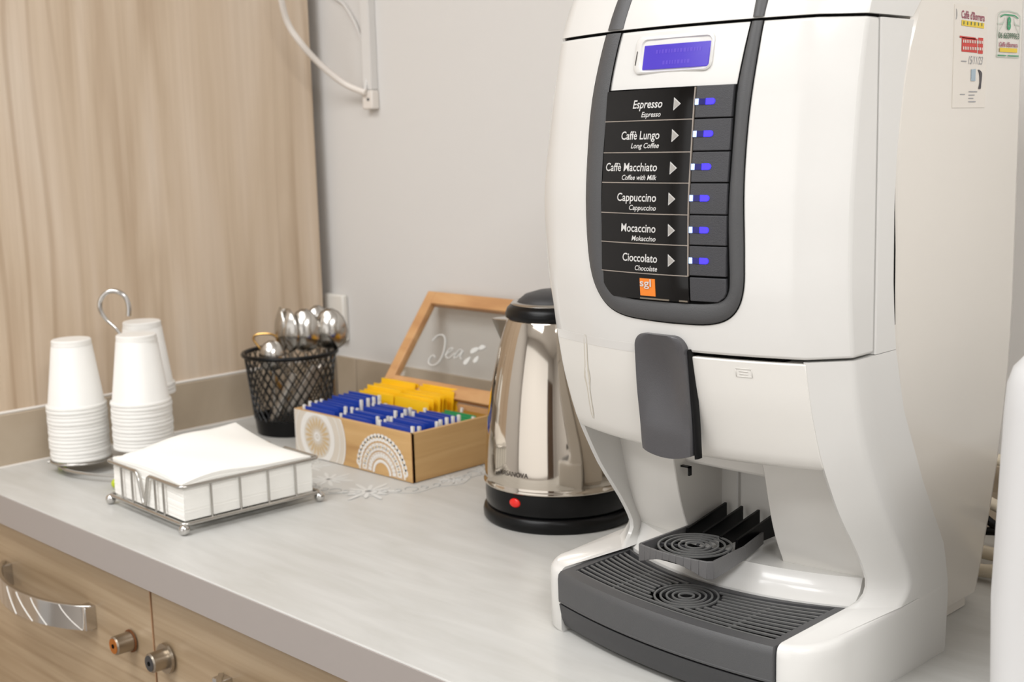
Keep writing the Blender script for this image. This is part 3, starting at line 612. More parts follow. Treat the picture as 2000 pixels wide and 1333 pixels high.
# spout
ca = math.radians(197); dx, dy = math.cos(ca), math.sin(ca); px_, py_ = -dy, dx
def kp(r, s, z): return (K[0] + dx * r + px_ * s, K[1] + dy * r + py_ * s, z)
sp = MB().loft([[kp(.050, -.020, .2185), kp(.050, .020, .2185), kp(.060, .013, .1900), kp(.060, -.013, .1900)], [kp(.064, -.013, .2175), kp(.064, .013, .2175), kp(.0665, .005, .1900), kp(.0665, -.005, .1900)], [kp(.0790, -.0045, .2165), kp(.0790, .0045, .2165), kp(.0745, .002, .2040), kp(.0745, -.002, .2040)]])
sp.build('spout', 'steel_b', kt, bevel=.001)
# handle on the far side
ca = math.radians(22); dx, dy = math.cos(ca), math.sin(ca); px_, py_ = -dy, dx
hp = catmull([kp(.046, 0, .238), kp(.070, 0, .243), (kp(.100, 0, .232)), kp(.117, 0, .195), kp(.119, 0, .140), kp(.112, 0, .085), kp(.098, 0, .045), kp(.080, 0, .030)], 6)
MB().tube(hp, [.011 + .002 * math.sin(i / len(hp) * math.pi) for i in range(len(hp))], 12).build('handle', 'black', kt, angle=60)
# lamp and name
an = math.radians(-82.4); c = Vector((K[0] + .0826 * math.cos(an), K[1] + .0826 * math.sin(an), .0315))
T = Matrix.Translation(c) @ Matrix.Rotation(an, 4, 'Z') @ Matrix.Rotation(math.radians(90), 4, 'Y') @ Matrix.Diagonal((.72, 1.0, 1, 1))
MB().lathe([(.0001, .0026), (.0055, .0024), (.0068, .0012), (.0072, -.002)], n=28, T=T).build('switch_lamp', 'red', kt, angle=60)
tm = MB()
def kcyl(a, b):
    an = math.radians(-97) + a / .0836; return (K[0] + .0835 * math.cos(an), K[1] + .0835 * math.sin(an), b)
text(tm, 'KASANOVA', kcyl, left=0, base=.0600, width=.0385, cap=.0052); tm.build('lettering', mat('kettle_print', (70, 62, 56), .4), kb, smooth=False)

# ================================================================== TEA BOX
BX0, BX1, BY0, BY1, BH = .2455, .4880, .3555, .5160, .0630
tb = thing('tea_box', ((BX0 + BX1) / 2, (BY0 + BY1) / 2, .0012), 'open wooden tea box with glass lid leaning on the wall', 'box')
z0 = .0012
fp = MB().box(BX0, BX1, BY0, BY0 + .005, z0, BH).build('front_board', 'box_wood', tb, bevel=.0006)
MB().box(BX0, BX1, BY1 - .005, BY1, z0, BH).build('back_board', 'lid_wood', tb, bevel=.0006)
MB().box(BX0, BX0 + .005, BY0 + .0052, BY1 - .0052, z0, BH).build('side_board', 'box_wood', tb, bevel=.0006)
MB().box(BX1 - .005, BX1, BY0 + .0004, BY1 - .0052, z0, BH).build('side_board', 'box_wood', tb, bevel=.0006)
MB().box(BX0 + .005, BX1 - .005, BY0 + .005, BY1 - .005, z0, .005).build('bottom_board', 'box_wood2', tb)
MB().box(BX1 - .0007, BX1 + .0001, BY0 + .0001, BY0 + .0009, z0, BH).build('corner_joint', mat('joint_brown', (120, 72, 34), .6), tb)
CW = (BX1 - BX0 - .010 - .008) / 3; YM = .4480
cols = [BX0 + .005 + i * (CW + .004) for i in range(3)]
for i in (1, 2): MB().box(cols[i] - .0038, cols[i] - .0002, BY0 + .005, BY1 - .005, .005, .050).build('divider', 'box_wood2', tb)
MB().box(BX0 + .005, BX1 - .005, YM, YM + .0036, .005, .0545).build('divider', 'box_wood2', tb)
# lid
ly, lz = .097, .126; ll = math.hypot(ly, lz); ly, lz = ly / ll, lz / ll
def lidp(x, s, o=0): return (x, BY1 - .002 + ly * s - lz * o, BH + .001 + lz * s + ly * o)
lid = None
def lbox(x0, x1, s0, s1, o0, o1, name, m, par, **k):
    return MB().add([lidp(x, s, o) for o in (o0, o1) for s in (s0, s1) for x in (x0, x1)], [(0, 2, 3, 1), (4, 5, 7, 6), (0, 1, 5, 4), (2, 6, 7, 3), (0, 4, 6, 2), (1, 3, 7, 5)]).build(name, m, par, **k)
lbox(BX0, BX0 + .018, 0, .1585, 0, .011, 'lid_stile', 'lid_wood', tb, bevel=.0012); lbox(BX1 - .018, BX1, 0, .1585, 0, .011, 'lid_stile', 'lid_wood', tb, bevel=.0012)
lbox(BX0 + .018, BX1 - .018, 0, .020, 0, .011, 'lid_rail', 'lid_wood', tb, bevel=.0012); lbox(BX0 + .018, BX1 - .018, .1385, .1585, 0, .011, 'lid_rail', 'lid_wood', tb, bevel=.0012)
lg_ = lbox(BX0 + .015, BX1 - .015, .017, .1415, .004, .0055, 'lid_glass', 'glass', tb)
# script word and leaves on the glass
tm = MB()
def stroke(pts, r): tm.tube([lidp(p.x, p.y, .0060) for p in catmull([(a, b, 0) for a, b in pts], 6)], r, 6)
stroke([(.300, .0815), (.304, .0900), (.313, .0930), (.322, .0890), (.329, .078), (.334, .062), (.3325, .050), (.325, .0445), (.315, .047), (.312, .055), (.3165, .0600), (.3220, .0565)], .0013)
stroke([(.338, .064), (.3440, .068), (.3475, .073), (.3450, .0755), (.3405, .071), (.3410, .062), (.3490, .0595), (.3560, .0680)], .0011)
stroke([(.3680, .0735), (.3620, .0745), (.3580, .068), (.3590, .0610), (.3650, .0640), (.3690, .0735), (.3690, .0640), (.3750, .0600)], .0011)
for (a, b, l, w, an) in ((.3905, .0775, .016, .0042, 30), (.3855, .0600, .014, .0040, 65), (.4010, .0640, .011, .0038, 80), (.402, .0830, .012, .0036, 10)):
    pts = []; ca, sa = math.cos(math.radians(an)), math.sin(math.radians(an))
    for k in range(16):
        t = 2 * math.pi * k / 16; q = math.cos(t) * l / 2; s = math.sin(t) * w * (1 - .4 * math.cos(t)); pts.append((a + q * ca - s * sa, b + q * sa + s * ca))
    tm.loft([[lidp(p, q, .0056) for p, q in pts], [lidp(p, q, .0062) for p, q in pts]])
tm.build('glass_lettering', mat('etched_white', (214, 214, 210), .6), lg_, angle=60)
# printed lace rosettes on the front board
def fr_(a, b, off=.0003): return (a, BY0 - off, b)
def annulus(mb, c, r0, r1, off, a0=0, a1=360, n=48, sx=1.0, zmin=None):
    rows = []
    for i in range(n + 1):
        a = math.radians(a0 + (a1 - a0) * i / n)
        rows.append([fr_(max(BX0 + .0004, c[0] + r * sx * math.cos(a)), min(BH - .0006, max(z0 + .0004, c[1] + r * math.sin(a))), off) for r in (r0, r1)])
    mb.grid(rows)
def dots(mb, c, r, rd, n, off, a0=0, a1=360, sx=1.0):
    for i in range(n):
        a = math.radians(a0 + (a1 - a0) * (i + .5) / n); x, z = c[0] + r * sx * math.cos(a), c[1] + r * math.sin(a)
        if z - rd < z0 or z + rd > BH or x - rd < BX0: continue
        mb.add([fr_(x + rd * math.cos(k * math.pi / 5), z + rd * math.sin(k * math.pi / 5), off) for k in range(10)], [tuple(range(10))])
c1 = (.2960, .0310)
m_ = MB(); annulus(m_, c1, .0, .0605, .0002, sx=1.0); m_.build('rosette_ground', 'decal2', fp, smooth=False)
m_ = MB(); annulus(m_, c1, .0285, .0375, .0004); annulus(m_, c1, .0590, .0610, .0004); annulus(m_, c1, .0480, .0495, .0004); m_.build('rosette_ring', 'decal', fp, smooth=False)
m_ = MB()
for i in range(20):
    a = 2 * math.pi * i / 20; ca, sa = math.cos(a), math.sin(a)
    m_.add([fr_(c1[0] + r * ca - w * sa, min(BH - .0005, max(z0 + .0003, c1[1] + r * sa + w * ca)), .0005) for r, w in ((.009, 0), (.017, .0022), (.0245, .0016), (.0265, 0), (.0245, -.0016), (.017, -.0022))], [tuple(range(6))])
m_.build('rosette_petals', 'decal3', fp, smooth=False)
m_ = MB(); annulus(m_, c1, .0035, .0065, .0006); annulus(m_, c1, .0, .0018, .0006); m_.build('rosette_centre', 'decal', fp, smooth=False)
c2 = (.4290, .0030)
m_ = MB(); dots(m_, c2, .0465, .0052, 22, .0003, -2, 182); annulus(m_, c2, .0425, .0465, .0004, 0, 180); annulus(m_, c2, .0300, .0312, .0004, 0, 180); annulus(m_, c2, .0385, .0396, .0004, 0, 180); annulus(m_, c2, .0270, .0282, .0004, 0, 180); annulus(m_, c2, .0145, .0185, .0004, 0, 180); annulus(m_, c2, .0205, .0215, .0004, 0, 180)
dots(m_, c2, .0348, .0044, 15, .0003, 2, 178); dots(m_, c2, .0242, .0028, 15, .0003, 2, 178); m_.build('lace_arch', 'decal', fp, smooth=False)
m_ = MB(); dots(m_, c2, .0348, .0019, 15, .0006, 2, 178); dots(m_, c2, .0465, .0016, 22, .0006, -2, 182); m_.build('lace_arch_holes', 'decal3', fp, smooth=False)
# sachets
ORD = ['frontmost', 'second', 'third', 'fourth', 'fifth', 'sixth', 'seventh', 'eighth', 'rearmost']
def nth(k, n): return 'frontmost' if k == 0 else ('rearmost' if k == n - 1 else ORD[k] + ' from the front') 
def sachet(cx, cy, zt, w, h, m, label, group, tilt=0, tabs=True, th=.0036, rz=0, tabh=.004):
    t = thing('tea_sachet', (cx, cy, zt - h), label, 'tea bag', group)
    T = Matrix.Translation((cx, cy, zt - h)) @ Matrix.Rotation(rz, 4, 'Z') @ Matrix.Rotation(-tilt, 4, 'X')
    n = 6; A = []
    for i in range(n + 1):
        z = h * i / n; k = .35 + .65 * math.sin(math.pi * min(1, .12 + .8 * i / n)); A.append([T @ Vector((-w / 2, 0, z)), T @ Vector((-w / 4, -th / 2 * k, z)), T @ Vector((w / 4, -th / 2 * k, z)), T @ Vector((w / 2, 0, z)), T @ Vector((w / 4, th / 2 * k, z)), T @ Vector((-w / 4, th / 2 * k, z))])
    MB().loft(A).build('envelope', m, t, angle=40)
    if tabs:
        for s in (-1, 1):
            if random.random() < .62: MB().box(s * w / 2 - .0022, s * w / 2 + .0022, -.0013, .0013, h * .4, h + tabh * random.uniform(.1, .8), T).build('paper_edge', 'paper', t)
    return t
for i in range(3):
    cx = cols[i] + CW / 2
    for k in range(9):
        y = BY0 + .0095 + k * .0094
        lab = 'blue tea sachet, ' + nth(k, 9) + ['  in the compartment nearest the mesh pot', ' in the middle front compartment', ' in the front compartment nearest the kettle'][i].replace('  ', ' ')
        sachet(cx + random.uniform(-.001, .001), y, .0665 + random.uniform(-.0015, .002) + .0008 * k * (i == 0) + (.003 if i == 1 and 3 < k < 8 else 0), CW - .010, .058, 'blue', lab, 'blue tea sachets', th=.0078, tilt=random.uniform(.0, .06), rz=random.uniform(-.03, .03))
for i in range(2):
    cx = cols[i] + CW / 2
    for k in range(7):
        y = YM + .0075 + k * .0082
        sachet(cx + random.uniform(-.002, .002), y, .0725 + .0016 * k + random.uniform(-.002, .003), CW - .004, .064, 'yellow', 'yellow tea sachet, ' + nth(k, 7) + [' in the left rear compartment', ' in the middle rear compartment'][i], 'yellow tea sachets', tilt=random.uniform(.05, .2), tabs=False, th=.0085, rz=random.uniform(-.05, .05))
cx = cols[2] + CW / 2
for k in range(3): sachet(cx - .002 * k, YM + .012 + k * .007, .0590 + .0015 * k, CW - .014, .050, 'green', 'green tea sachet, ' + nth(k, 3) + ' of the green ones in the box', 'green tea sachets', tilt=.1)
for k in range(3): sachet(cx + .004, YM + .035 + k * .008, .0560 + .001 * k, CW - .010, .048, 'ochre', 'ochre tea sachet, ' + nth(k, 3) + ' of the ochre ones in the box', 'ochre tea sachets', tilt=.12)

# ================================================================== LACE DOILY
dl = thing('lace_doily', (.42, .37, 0), 'pale grey floral lace doily spread below the tea box', 'doily')
doc = (.405, .395)
m_ = MB()
def disc(mb, c, r, z, n=40, sx=1): mb.add([(c[0] + r * sx * math.cos(2 * math.pi * i / n), c[1] + r * math.sin(2 * math.pi * i / n), z) for i in range(n)], [tuple(range(n))])
pts = [(doc[0] + (.150 + .006 * math.cos(14 * a)) * .82 * math.cos(a), doc[1] + (.150 + .006 * math.cos(14 * a)) * math.sin(a) * .92, 0) for a in [2 * math.pi * i / 168 for i in range(168)]]
m_.loft([[(p[0], p[1], .0002) for p in pts], [(p[0], p[1], .0005) for p in pts]]); m_.build('ground', M['lace'], dl, smooth=False)
def petal(c, a, l, w, z=.0006):
    ca, sa = math.cos(a), math.sin(a); p = []
    for k in range(12):
        t = 2 * math.pi * k / 12; q = l / 2 + math.cos(t) * l / 2; s = math.sin(t) * w * (.6 + .4 * q / l); p.append((c[0] + q * ca - s * sa, c[1] + q * sa + s * ca))
    return MB().loft([[(x, y, z) for x, y in p], [(x, y, z + .0003) for x, y in p]])
fl = [((.4720, .2990), .040, .25), ((.390, .3010), .034, .0), ((.318, .3230), .030, .4), ((.5080, .400), .022, .1), ((.5060, .4600), .020, .3)]
for (c, r, a0) in fl:
    for k in range(12): petal(c, 2 * math.pi * k / 12 + a0, r * (1 if k % 2 else .72), r * .085).build('petal', 'lace2', dl, smooth=False)
m_ = MB()
for k in range(30):
    a = -2.9 + k * .135; x, y = doc[0] + .128 * .86 * math.cos(a), doc[1] + .128 * .98 * math.sin(a); r = .007 + .004 * (k % 3 == 0)
    m_.tube([(x + (r - .0006 * q) * math.cos(a + q * .6), y + (r - .0006 * q) * math.sin(a + q * .6), .0008) for q in range(9)], .0006, 4)
m_.build('lace_scrolls', 'lace3', dl, smooth=False)

# ================================================================== UTENSIL POT
PC = (.123, .439)
pot = thing('mesh_pot', (*PC, 0), 'black wire mesh pot holding spoons by the wall corner', 'utensil holder')
def pr(z): return .0525 + (.0655 - .0525) * z / .115
MB().lathe([(.0001, 0), (.0525, 0), (pr(.024) + .0004, .024), (pr(.024) - .0012, .024), (.0513, .0015), (.0001, .0015)], (*PC, 0), 56).build('base_cup', 'black', pot, angle=40)
MB().tube([(PC[0] + .0672 * math.cos(2 * math.pi * i / 56), PC[1] + .0672 * math.sin(2 * math.pi * i / 56), .1155) for i in range(56)], .0032, 10, closed=True).build('rim', 'black', pot, angle=60)
m_ = MB(); NW = 32
for s in (-1, 1):
    for k in range(NW):
        pts = []
        for i in range(13):
            t = i / 12; z = .022 + .092 * t; a = 2 * math.pi * k / NW + s * t * .95; pts.append((PC[0] + pr(z) * math.cos(a), PC[1] + pr(z) * math.sin(a), z))
        m_.tube(pts, .00105, 4, cap=False)
M['pot'] = mat('black_enamel', (9, 9, 10), .45)
tag(m_.build('mesh_wall', 'pot', pot, smooth=False), kind='stuff')
# spoons: bowl up, handle down into the pot
def spoon(cx, cy, zb, az, lean, la, bl, bw, label, m='steel_b', hl=.10, fork=False):
    T = Matrix.Translation((cx, cy, zb)) @ Matrix.Rotation(la, 4, 'Z') @ Matrix.Rotation(lean, 4, 'X') @ Matrix.Rotation(az - la, 4, 'Z')
    t = thing('fork' if fork else 'spoon', (cx, cy, zb), label, 'fork' if fork else 'spoon', 'cutlery in the mesh pot')
    n, k = 18, 8
    if not fork:
        mb = MB()
        for sgn, th in ((1, 0), (1, .0009)):
            pass
        rows = []
        for i in range(k + 1):
            q = i / k; row = []
            for j in range(n):
                a = 2 * math.pi * j / n; x = bw / 2 * q * math.cos(a); z = bl / 2 + bl / 2 * q * math.sin(a) * (1 + .12 * math.sin(a)); y = -.010 * (1 - q * q) * (bw / .036)
                row.append(T @ Vector((x * (1 + .0), y, z)))
            rows.append(row)
        mb.loft(rows, cap=False); mb.build('bowl', m, t, angle=70, solid=.0010)
    else:
        mb = MB()
        for x in (-.0075, -.0025, .0025, .0075): mb.box(x - .0012, x + .0012, -.001, .001, .022, bl, T)
        mb.box(-.0088, .0088, -.001, .001, .006, .0225, T); mb.build('tines', m, t, bevel=.0004)
    MB().tube([T @ Vector((0, 0, .003)), T @ Vector((0, .001, -.004)), T @ Vector((0, .002, -.02)), T @ Vector((0, .001, -hl * .6)), T @ Vector((0, 0, -hl))], [.0035, .0028, .0025, .0038, .0050], 8).build('handle', m, t, angle=60)
CA = math.radians(44)     # turned to face the camera side
VD = Vector((-.7117, .7025, 0)); CR = Vector((.7053, .7083, 0)).normalized()     # away from / along the picture
def at(a, d): p = Vector((*PC, 0)) + CR * a + VD * d; return p.x, p.y
spoon(*at(.060, .004), .113, CA, .02, CA, .061, .050, 'big steel spoon at the right in the mesh pot')
spoon(*at(.024, -.004), .112, CA, .0, CA, .063, .047, 'big steel spoon in the middle of the mesh pot')
spoon(*at(.001, .000), .112, CA - .75, .05, CA, .064, .046, 'steel spoon turned half sideways in the mesh pot')
spoon(*at(-.010, .006), .112, CA - 1.1, .08, CA, .066, .038, 'steel spoon turned edge on in the mesh pot')
spoon(*at(.040, .016), .115, CA + .3, -.03, CA, .062, .04, 'steel spoon standing behind the two big ones')
spoon(*at(.046, .026), .112, CA, .05, CA, .064, .02, 'steel fork standing behind the spoons', fork=True)
spoon(*at(-.022, -.022), .0900, CA + .1, .0, CA, .044, .038, 'small steel spoon low behind the pot rim', hl=.075)
for k, (a0, a1, z1) in enumerate(((-.030, .010, .090), (-.022, .040, .100), (-.010, .052, .104))):
    kf = thing('knife', (*at(a0, -.02), .004), ['short steel knife seen through the left of the mesh', 'steel knife leaning to the right inside the mesh pot', 'long steel knife leaning to the rim inside the mesh pot'][k], 'knife', 'cutlery in the mesh pot')
    x0, y0 = at(a0, -.030 + .006 * k); x1, y1 = at(a1, -.040 + .006 * k)
    MB().tube([(x0, y0, .006), ((x0 + x1) / 2, (y0 + y1) / 2, (z1 + .006) / 2), (x1, y1, z1)], [.0078, .0062, .0055], 8).build('handle', 'steel_m', kf)
    MB().sphere((x0, y0, .0072), .0082).build('butt', 'steel_m', kf, angle=80)
kn = thing('stirrer', (*at(-.008, .012), .004), 'steel stirrer with a white ball tip in the mesh pot', 'stirrer', 'cutlery in the mesh pot')
MB().tube([(*at(.010, -.01), .008), (*at(-.0065, .014), .166)], .0022, 8).build('shaft', 'steel_b', kn); MB().sphere((*at(-.0065, .014), .1700), .0068).build('ball_tip', 'paper', kn, angle=80)
gw = thing('whisk', (*at(-.034, .0), .02), 'gold wire loop tool at the left of the mesh pot', 'kitchen tool', 'cutlery in the mesh pot')
lp_ = [Vector((*at(-.036, -.004), .106)) + CR * a + Vector((0, 0, b)) for a, b in ((.008, -.02), (.004, .0), (-.006, .016), (-.015, .030), (-.009, .037), (.010, .037), (.019, .030), (.013, .014), (.009, .0))]
MB().tube(catmull(lp_, 6), .0017, 8).build('wire_loop', 'gold', gw); MB().tube([(*at(-.028, -.004), .088), (*at(.01, .01), .006)], .003, 8).build('shaft', 'gold', gw)

# ================================================================== CUPS AND THEIR RACK
S = [((.0935, .1235), .0182, .085, .0), ((.1785, .1690), .0182, .0935, 0), ((.0970, .2220), .0182, .097, 0)]
RKC = (.123, .171)
rk = thing('cup_rack', (*RKC, 0), 'chrome wire cup rack with a loop handle and lime feet', 'cup holder')
for (c, zb, zl, _) in S:
    MB().tube([(c[0] + .0375 * math.cos(2 * math.pi * i / 40), c[1] + .0375 * math.sin(2 * math.pi * i / 40), .0155) for i in range(40)], .0018, 8, closed=True).build('ring', 'wire', rk, angle=60)
    MB().tube([(RKC[0], RKC[1], .0135), (c[0], c[1], .0135), (c[0] + (c[0] - RKC[0]) * .75, c[1] + (c[1] - RKC[1]) * .75, .0135)], .0018, 8).build('spoke', 'wire', rk, angle=60)
bp = catmull([(.083, .092, .0135), (.120, .090, .0105), (.165, .103, .0095), (.212, .128, .0105)], 6)
MB().tube(bp, .0020, 8).build('front_rail', 'wire', rk)
for (x, y) in ((.076, .105), (.2155, .1075), (.085, .255)):
    ft = MB().sphere((x, y, .0062), .0062).build('foot', 'lime', rk, angle=80); MB().tube([(x, y, .011), (x, y, .0150)], .0022, 8).build('foot_stem', 'wire', ft)
MB().tube([(.2155, .1075, .0140), (.205, .135, .0140)], .0018, 8).build('spoke', 'wire', rk); MB().tube([(.085, .255, .0140), (.09, .24, .0140)], .0018, 8).build('spoke', 'wire', rk)
cr = Vector((.7053, .7083, 0)).normalized()
def hp_(a, z): p = Vector((RKC[0], RKC[1], 0)) + cr * a; return (p.x, p.y, z)
hd = catmull([hp_(.010, .0135), hp_(.009, .10), hp_(.006, .165), hp_(.001, .182), hp_(-.012, .196), hp_(-.0185, .209), hp_(-.0170, .222), hp_(-.008, .2315), hp_(.003, .2325), hp_(.014, .226), hp_(.0185, .213), hp_(.0175, .200)], 6)
MB().tube(hd, [.0020 + .0012 * max(0, min(1, (i - 20) / 12)) for i in range(len(hd))], 10).build('loop_handle', 'chrome', rk, angle=60)
H = .0885
cup_prof = [(.0245, H - .002), (.0001, H - .002), (.0001, H), (.0235, H), (.0250, H - .0012), (.0252, H - .008), (.0257, H - .0085), (.0354, .0052), (.0360, .0046), (.0376, .0044), (.0380, .0038), (.0381, .0006), (.0378, 0), (.0366, .0004), (.0360, .003), (.0348, .005), (.0248, H - .009)]
cup_me = None; P_ = .0048
NTH = ['', 'second', 'third', 'fourth', 'fifth', 'sixth', 'seventh', 'eighth', 'ninth', 'tenth', 'eleventh', 'twelfth', 'thirteenth', 'fourteenth', 'fifteenth', 'sixteenth', 'seventeenth', 'eighteenth']
wd = ['cup stack farthest left', 'cup stack behind the napkins', 'rearmost cup stack']
for si, (c, zb, zl, _) in enumerate(S):
    n = int(round((zl - zb) / P_)) + 1; p = (zl - zb) / (n - 1)
    lo = 0 if si == 0 else (4 if si == 1 else n - 3)
    for k in range(lo, n):
        x, y = c[0] + random.uniform(-.0005, .0005) + (k / n) * (-.002 if si == 0 else .0), c[1] + random.uniform(-.0005, .0005); z = zb + k * p
        if cup_me is None:
            o = MB().lathe(cup_prof, (0, 0, 0), 44).build('plastic_cup', 'cup', loc=(0, 0, 0), angle=38); cup_me = o.data
        else: o = bpy.data.objects.new('plastic_cup', cup_me); COL.objects.link(o)
        o.location = (x, y, z)
        q = n - 1 - k
        tag(o, ('white plastic cup on top of the ' if q == 0 else 'white plastic cup, ' + NTH[q] + ' rim from the top in the ') + wd[si], 'cup', 'upturned cups on the rack')

# ================================================================== NAPKIN RACK
A0 = Vector((.4529, .0610, 0)); ex = Vector((-.179, .0072, 0)); ey = Vector((.0078, .176, 0))
def np_(a, b, z): p = A0 + ex * a + ey * b; return (p.x, p.y, z)
nr = thing('napkin_rack', np_(.5, .5, 0), 'low chrome wire rack filled with paper napkins', 'napkin holder')
ZB, ZW = .0118, .0530
def rr_loop(z, r=.04, n=5):
    out = []
    for (cx, cy, a0) in ((1 - r, 1 - r, 0), (r, 1 - r, 90), (r, r, 180), (1 - r, r, 270)):
        for i in range(n + 1): a = math.radians(a0 + 90 * i / n); out.append(np_(cx + r * math.cos(a), cy + r * math.sin(a), z))
    return out
MB().tube(rr_loop(ZB), .0021, 8, closed=True).build('bottom_wire', 'wire', nr, angle=60)
# top wire with the dips at the front and back
tp = []
def dip(b, rev=False):
    q = [(.0, ZW), (.36, ZW), (.40, ZW), (.432, ZW - .003), (.447, ZW - .012), (.475, ZB + .012), (.49, ZB + .006), (.51, ZB + .006), (.525, ZB + .012), (.553, ZW - .012), (.568, ZW - .003), (.60, ZW), (.64, ZW), (1, ZW)]
    q = q[1:-1]; return [np_(a if not rev else 1 - a, b, z) for a, z in q]
r4 = [(math.cos(math.radians(a)), math.sin(math.radians(a))) for a in (0, 30, 60, 90)]
cor = lambda cx, cy, a0: [np_(cx + .04 * math.cos(math.radians(a0 + d)), cy + .04 * math.sin(math.radians(a0 + d)), ZW) for d in (0, 30, 60, 90)]
tp = dip(0) + cor(.96, .04, 270) + cor(.96, .96, 0) + dip(1, True) + cor(.04, .96, 90) + cor(.04, .04, 180)
MB().tube(tp, .0021, 8, closed=True).build('top_wire', 'wire', nr, angle=60)
for a in (.235, .345, .655, .80):
    for b in (0, 1): MB().tube([np_(a, b, ZB), np_(a, b, ZW)], .0013, 6).build('upright', 'wire', nr, angle=60)
for b in (.20, .405, .61, .815):
    for a in (0, 1): MB().tube([np_(a, b, ZB), np_(a, b, ZW)], .0013, 6).build('upright', 'wire', nr, angle=60)
for b in (.25, .5, .75): MB().tube([np_(0, b, ZB - .0005), np_(1, b, ZB - .0005)], .0013, 6).build('floor_wire', 'wire', nr, angle=60)
for a in (0, 1):
    for b in (0, 1): MB().sphere(np_(a * .99 + .005, b * .99 + .005, .0062), .0062).build('ball_foot', 'chrome', nr, angle=80)
NN = 24
for k in range(NN):
    n = 14; f = (k + 1) / NN; jx, jy = random.uniform(-.002, .002), random.uniform(-.002, .002); G = []
    m0, m1 = .022 + jx, .955 + jx; q0, q1 = .022 + jy, .955 + jy
    top = []; bot = []
    def zsurf(a, b, f):
        edge = min(a, 1 - a, b, 1 - b); e = 1 - math.exp(-max(edge, 0) / .09)
        wav = .0035 * math.sin(3.1 * a + 2.3 * b + .6) + .003 * math.sin(5.2 * b - 1.7 * a) + .0015 * math.sin(9 * b + 4 * a)
        return ZB + .0025 + f * (.0395 + .0040 * e + .006 * b * a + .0095 * a + .003 * b) + f ** 3 * (wav + .0042 * e)
    for i in range(n + 1):
        a = m0 + (m1 - m0) * i / n
        top.append([np_(a, q0 + (q1 - q0) * j / n, zsurf(i / n, j / n, f)) for j in range(n + 1)]); bot.append([np_(a, q0 + (q1 - q0) * j / n, zsurf(i / n, j / n, f - .95 / NN)) for j in range(n + 1)])
    mb = MB(); mb.grid(top); mb.grid(bot)
    N = n + 1; per = [(0, j) for j in range(N)] + [(i, n) for i in range(1, N)] + [(n, j) for j in range(n - 1, -1, -1)] + [(i, 0) for i in range(n - 1, 0, -1)]
    B0 = N * N
    for q in range(len(per)):
        (i, j), (i2, j2) = per[q], per[(q + 1) % len(per)]; mb.f.append((i * N + j, i2 * N + j2, B0 + i2 * N + j2, B0 + i * N + j))
    o = mb.build('paper_napkin', 'napkin', angle=60)
    tag(o, 'topmost folded white napkin on the pile in the wire rack' if k == NN - 1 else 'folded white napkin within the pile in the wire rack', 'napkin', 'paper napkins in the wire rack')

# ================================================================== WALL FITTINGS, CABLES
ot = MB().box(-.022, .0295, .609, .6198, .0985, .1735).build('socket_cover', mat('socket_white', (226, 222, 214), .4), bevel=.003)
tag(ot, 'white blank socket plate on the wall behind the mesh pot', 'socket plate')
du = thing('cable_duct', (.119, .613, .4615), 'slim white cable duct running up the back wall', 'cable duct')
MB().box(.108, .1285, .607, .6198, .4900, 1.3).build('cover', 'plaster', du, bevel=.001); MB().box(.1065, .1300, .6055, .6198, .4615, .4895).build('end_clip', 'cable_white', du, bevel=.002); MB().sphere((.1215, .6052, .4760), .0022).build('screw', 'dark2', du)
c_ = catmull([(.078, .49, .70), (.0735, .49, .6400), (.0588, .510, .5923), (.0640, .530, .5594), (.0680, .56, .5295), (.0850, .59, .5010), (.1190, .603, .4860)], 8)
tag(MB().tube(c_, .0048, 10).build('hanging_cable', 'cable_white', angle=60), 'thick white cable hanging in a curve before the wood panel', 'cable')
c_ = catmull([(.0150, .616, .645), (.0400, .616, .631), (.0650, .616, .6150), (.0960, .616, .571), (.1120, .612, .520), (.1180, .603, .4890)], 8)
tag(MB().tube(c_, .0022, 8).build('thin_cable', 'plaster', angle=60), 'thin painted cable curving along the back wall to the duct', 'cable')
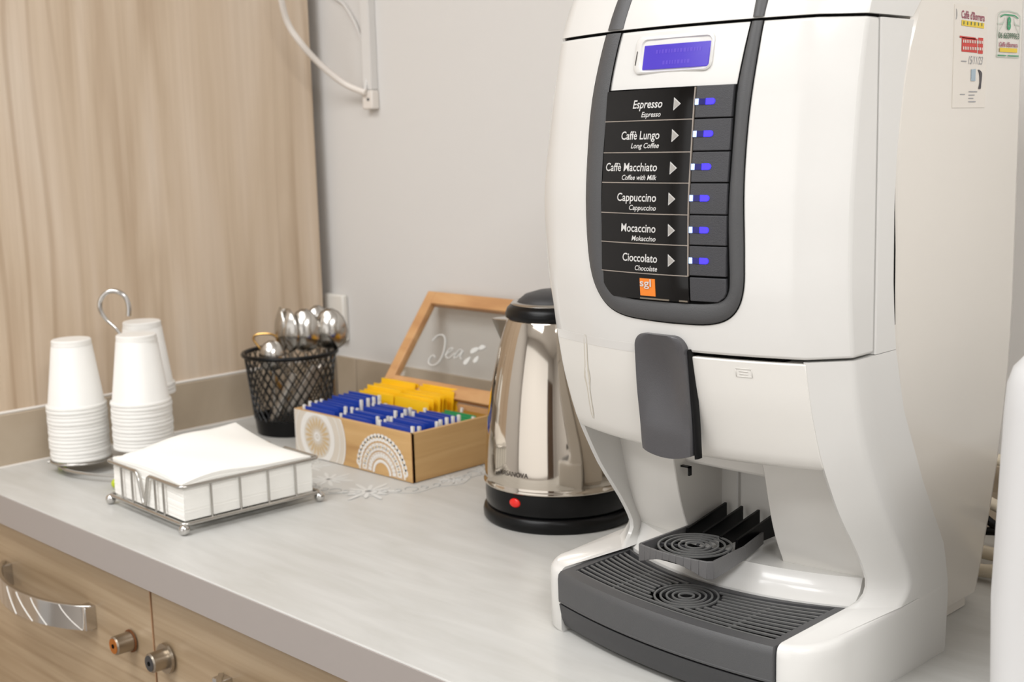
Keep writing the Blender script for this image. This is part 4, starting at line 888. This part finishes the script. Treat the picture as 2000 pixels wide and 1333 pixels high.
def ctube(pts, r, m, label): tag(MB().tube(catmull(pts, 8), r, 10).build('power_cable', m, angle=60), label, 'cable', 'cables behind the coffee machine')
ctube([(1.060, .500, .006), (1.115, .485, .007), (1.165, .478, .012), (1.215, .490, .030), (1.26, .52, .05)], .0065, 'cable_cream', 'cream cable lowest in the bundle behind the coffee machine')
ctube([(1.060, .515, .045), (1.110, .500, .0250), (1.165, .500, .020), (1.215, .515, .024), (1.27, .53, .04)], .0065, 'cable_cream', 'cream cable second from the worktop behind the coffee machine')
ctube([(1.050, .530, .100), (1.105, .540, .066), (1.135, .545, .052), (1.18, .55, .038), (1.25, .56, .03)], .0060, 'cable_cream', 'cream cable third from the worktop behind the coffee machine')
ctube([(1.040, .560, .130), (1.090, .575, .096), (1.150, .585, .085), (1.24, .59, .08)], .0060, 'cable_cream', 'topmost cream cable behind the coffee machine')
ctube([(1.06, .50, .075), (1.105, .525, .060), (1.135, .53, .040), (1.165, .53, .026), (1.2, .54, .0125)], .0042, 'black', 'black cable slanting down behind the coffee machine')
ctube([(1.04, .52, .030), (1.105, .528, .028), (1.155, .53, .0345), (1.22, .54, .040)], .0042, 'black', 'black cable lying level behind the coffee machine')

# ================================================================== APPLIANCE CUT BY THE RIGHT EDGE
ap = thing('white_appliance', (1.47, .27, 0), 'plain white rounded appliance cut off by the right picture edge', 'appliance')
secs = []
for z, ins in ((.006, .004), (.010, 0), (.06, 0), (.12, -.001), (.240, .002), (.258, .003), (.268, .0055), (.275, .0105), (.279, .017), (.281, .028)):
    secs.append([(a, b, z) for a, b in rrect(1.311 + ins, 1.63 - ins, .133 + ins, .41 - ins, .020, 6)])
MB().loft(secs).build('housing', mat('appliance_white', (206, 205, 204), .35), ap, angle=40)
for x in (1.345, 1.60):
    for y in (.16, .385): MB().lathe([(.0001, 0), (.010, 0), (.011, .0065), (.0001, .0065)], (x, y, 0), 20).build('foot', 'black', ap)
MB().loft([[(a, b, z) for a, b in rrect(1.38, 1.57, .19, .36, .03)] for z in (.2805, .285)]).build('top_cap', 'white', ap, bevel=.002)
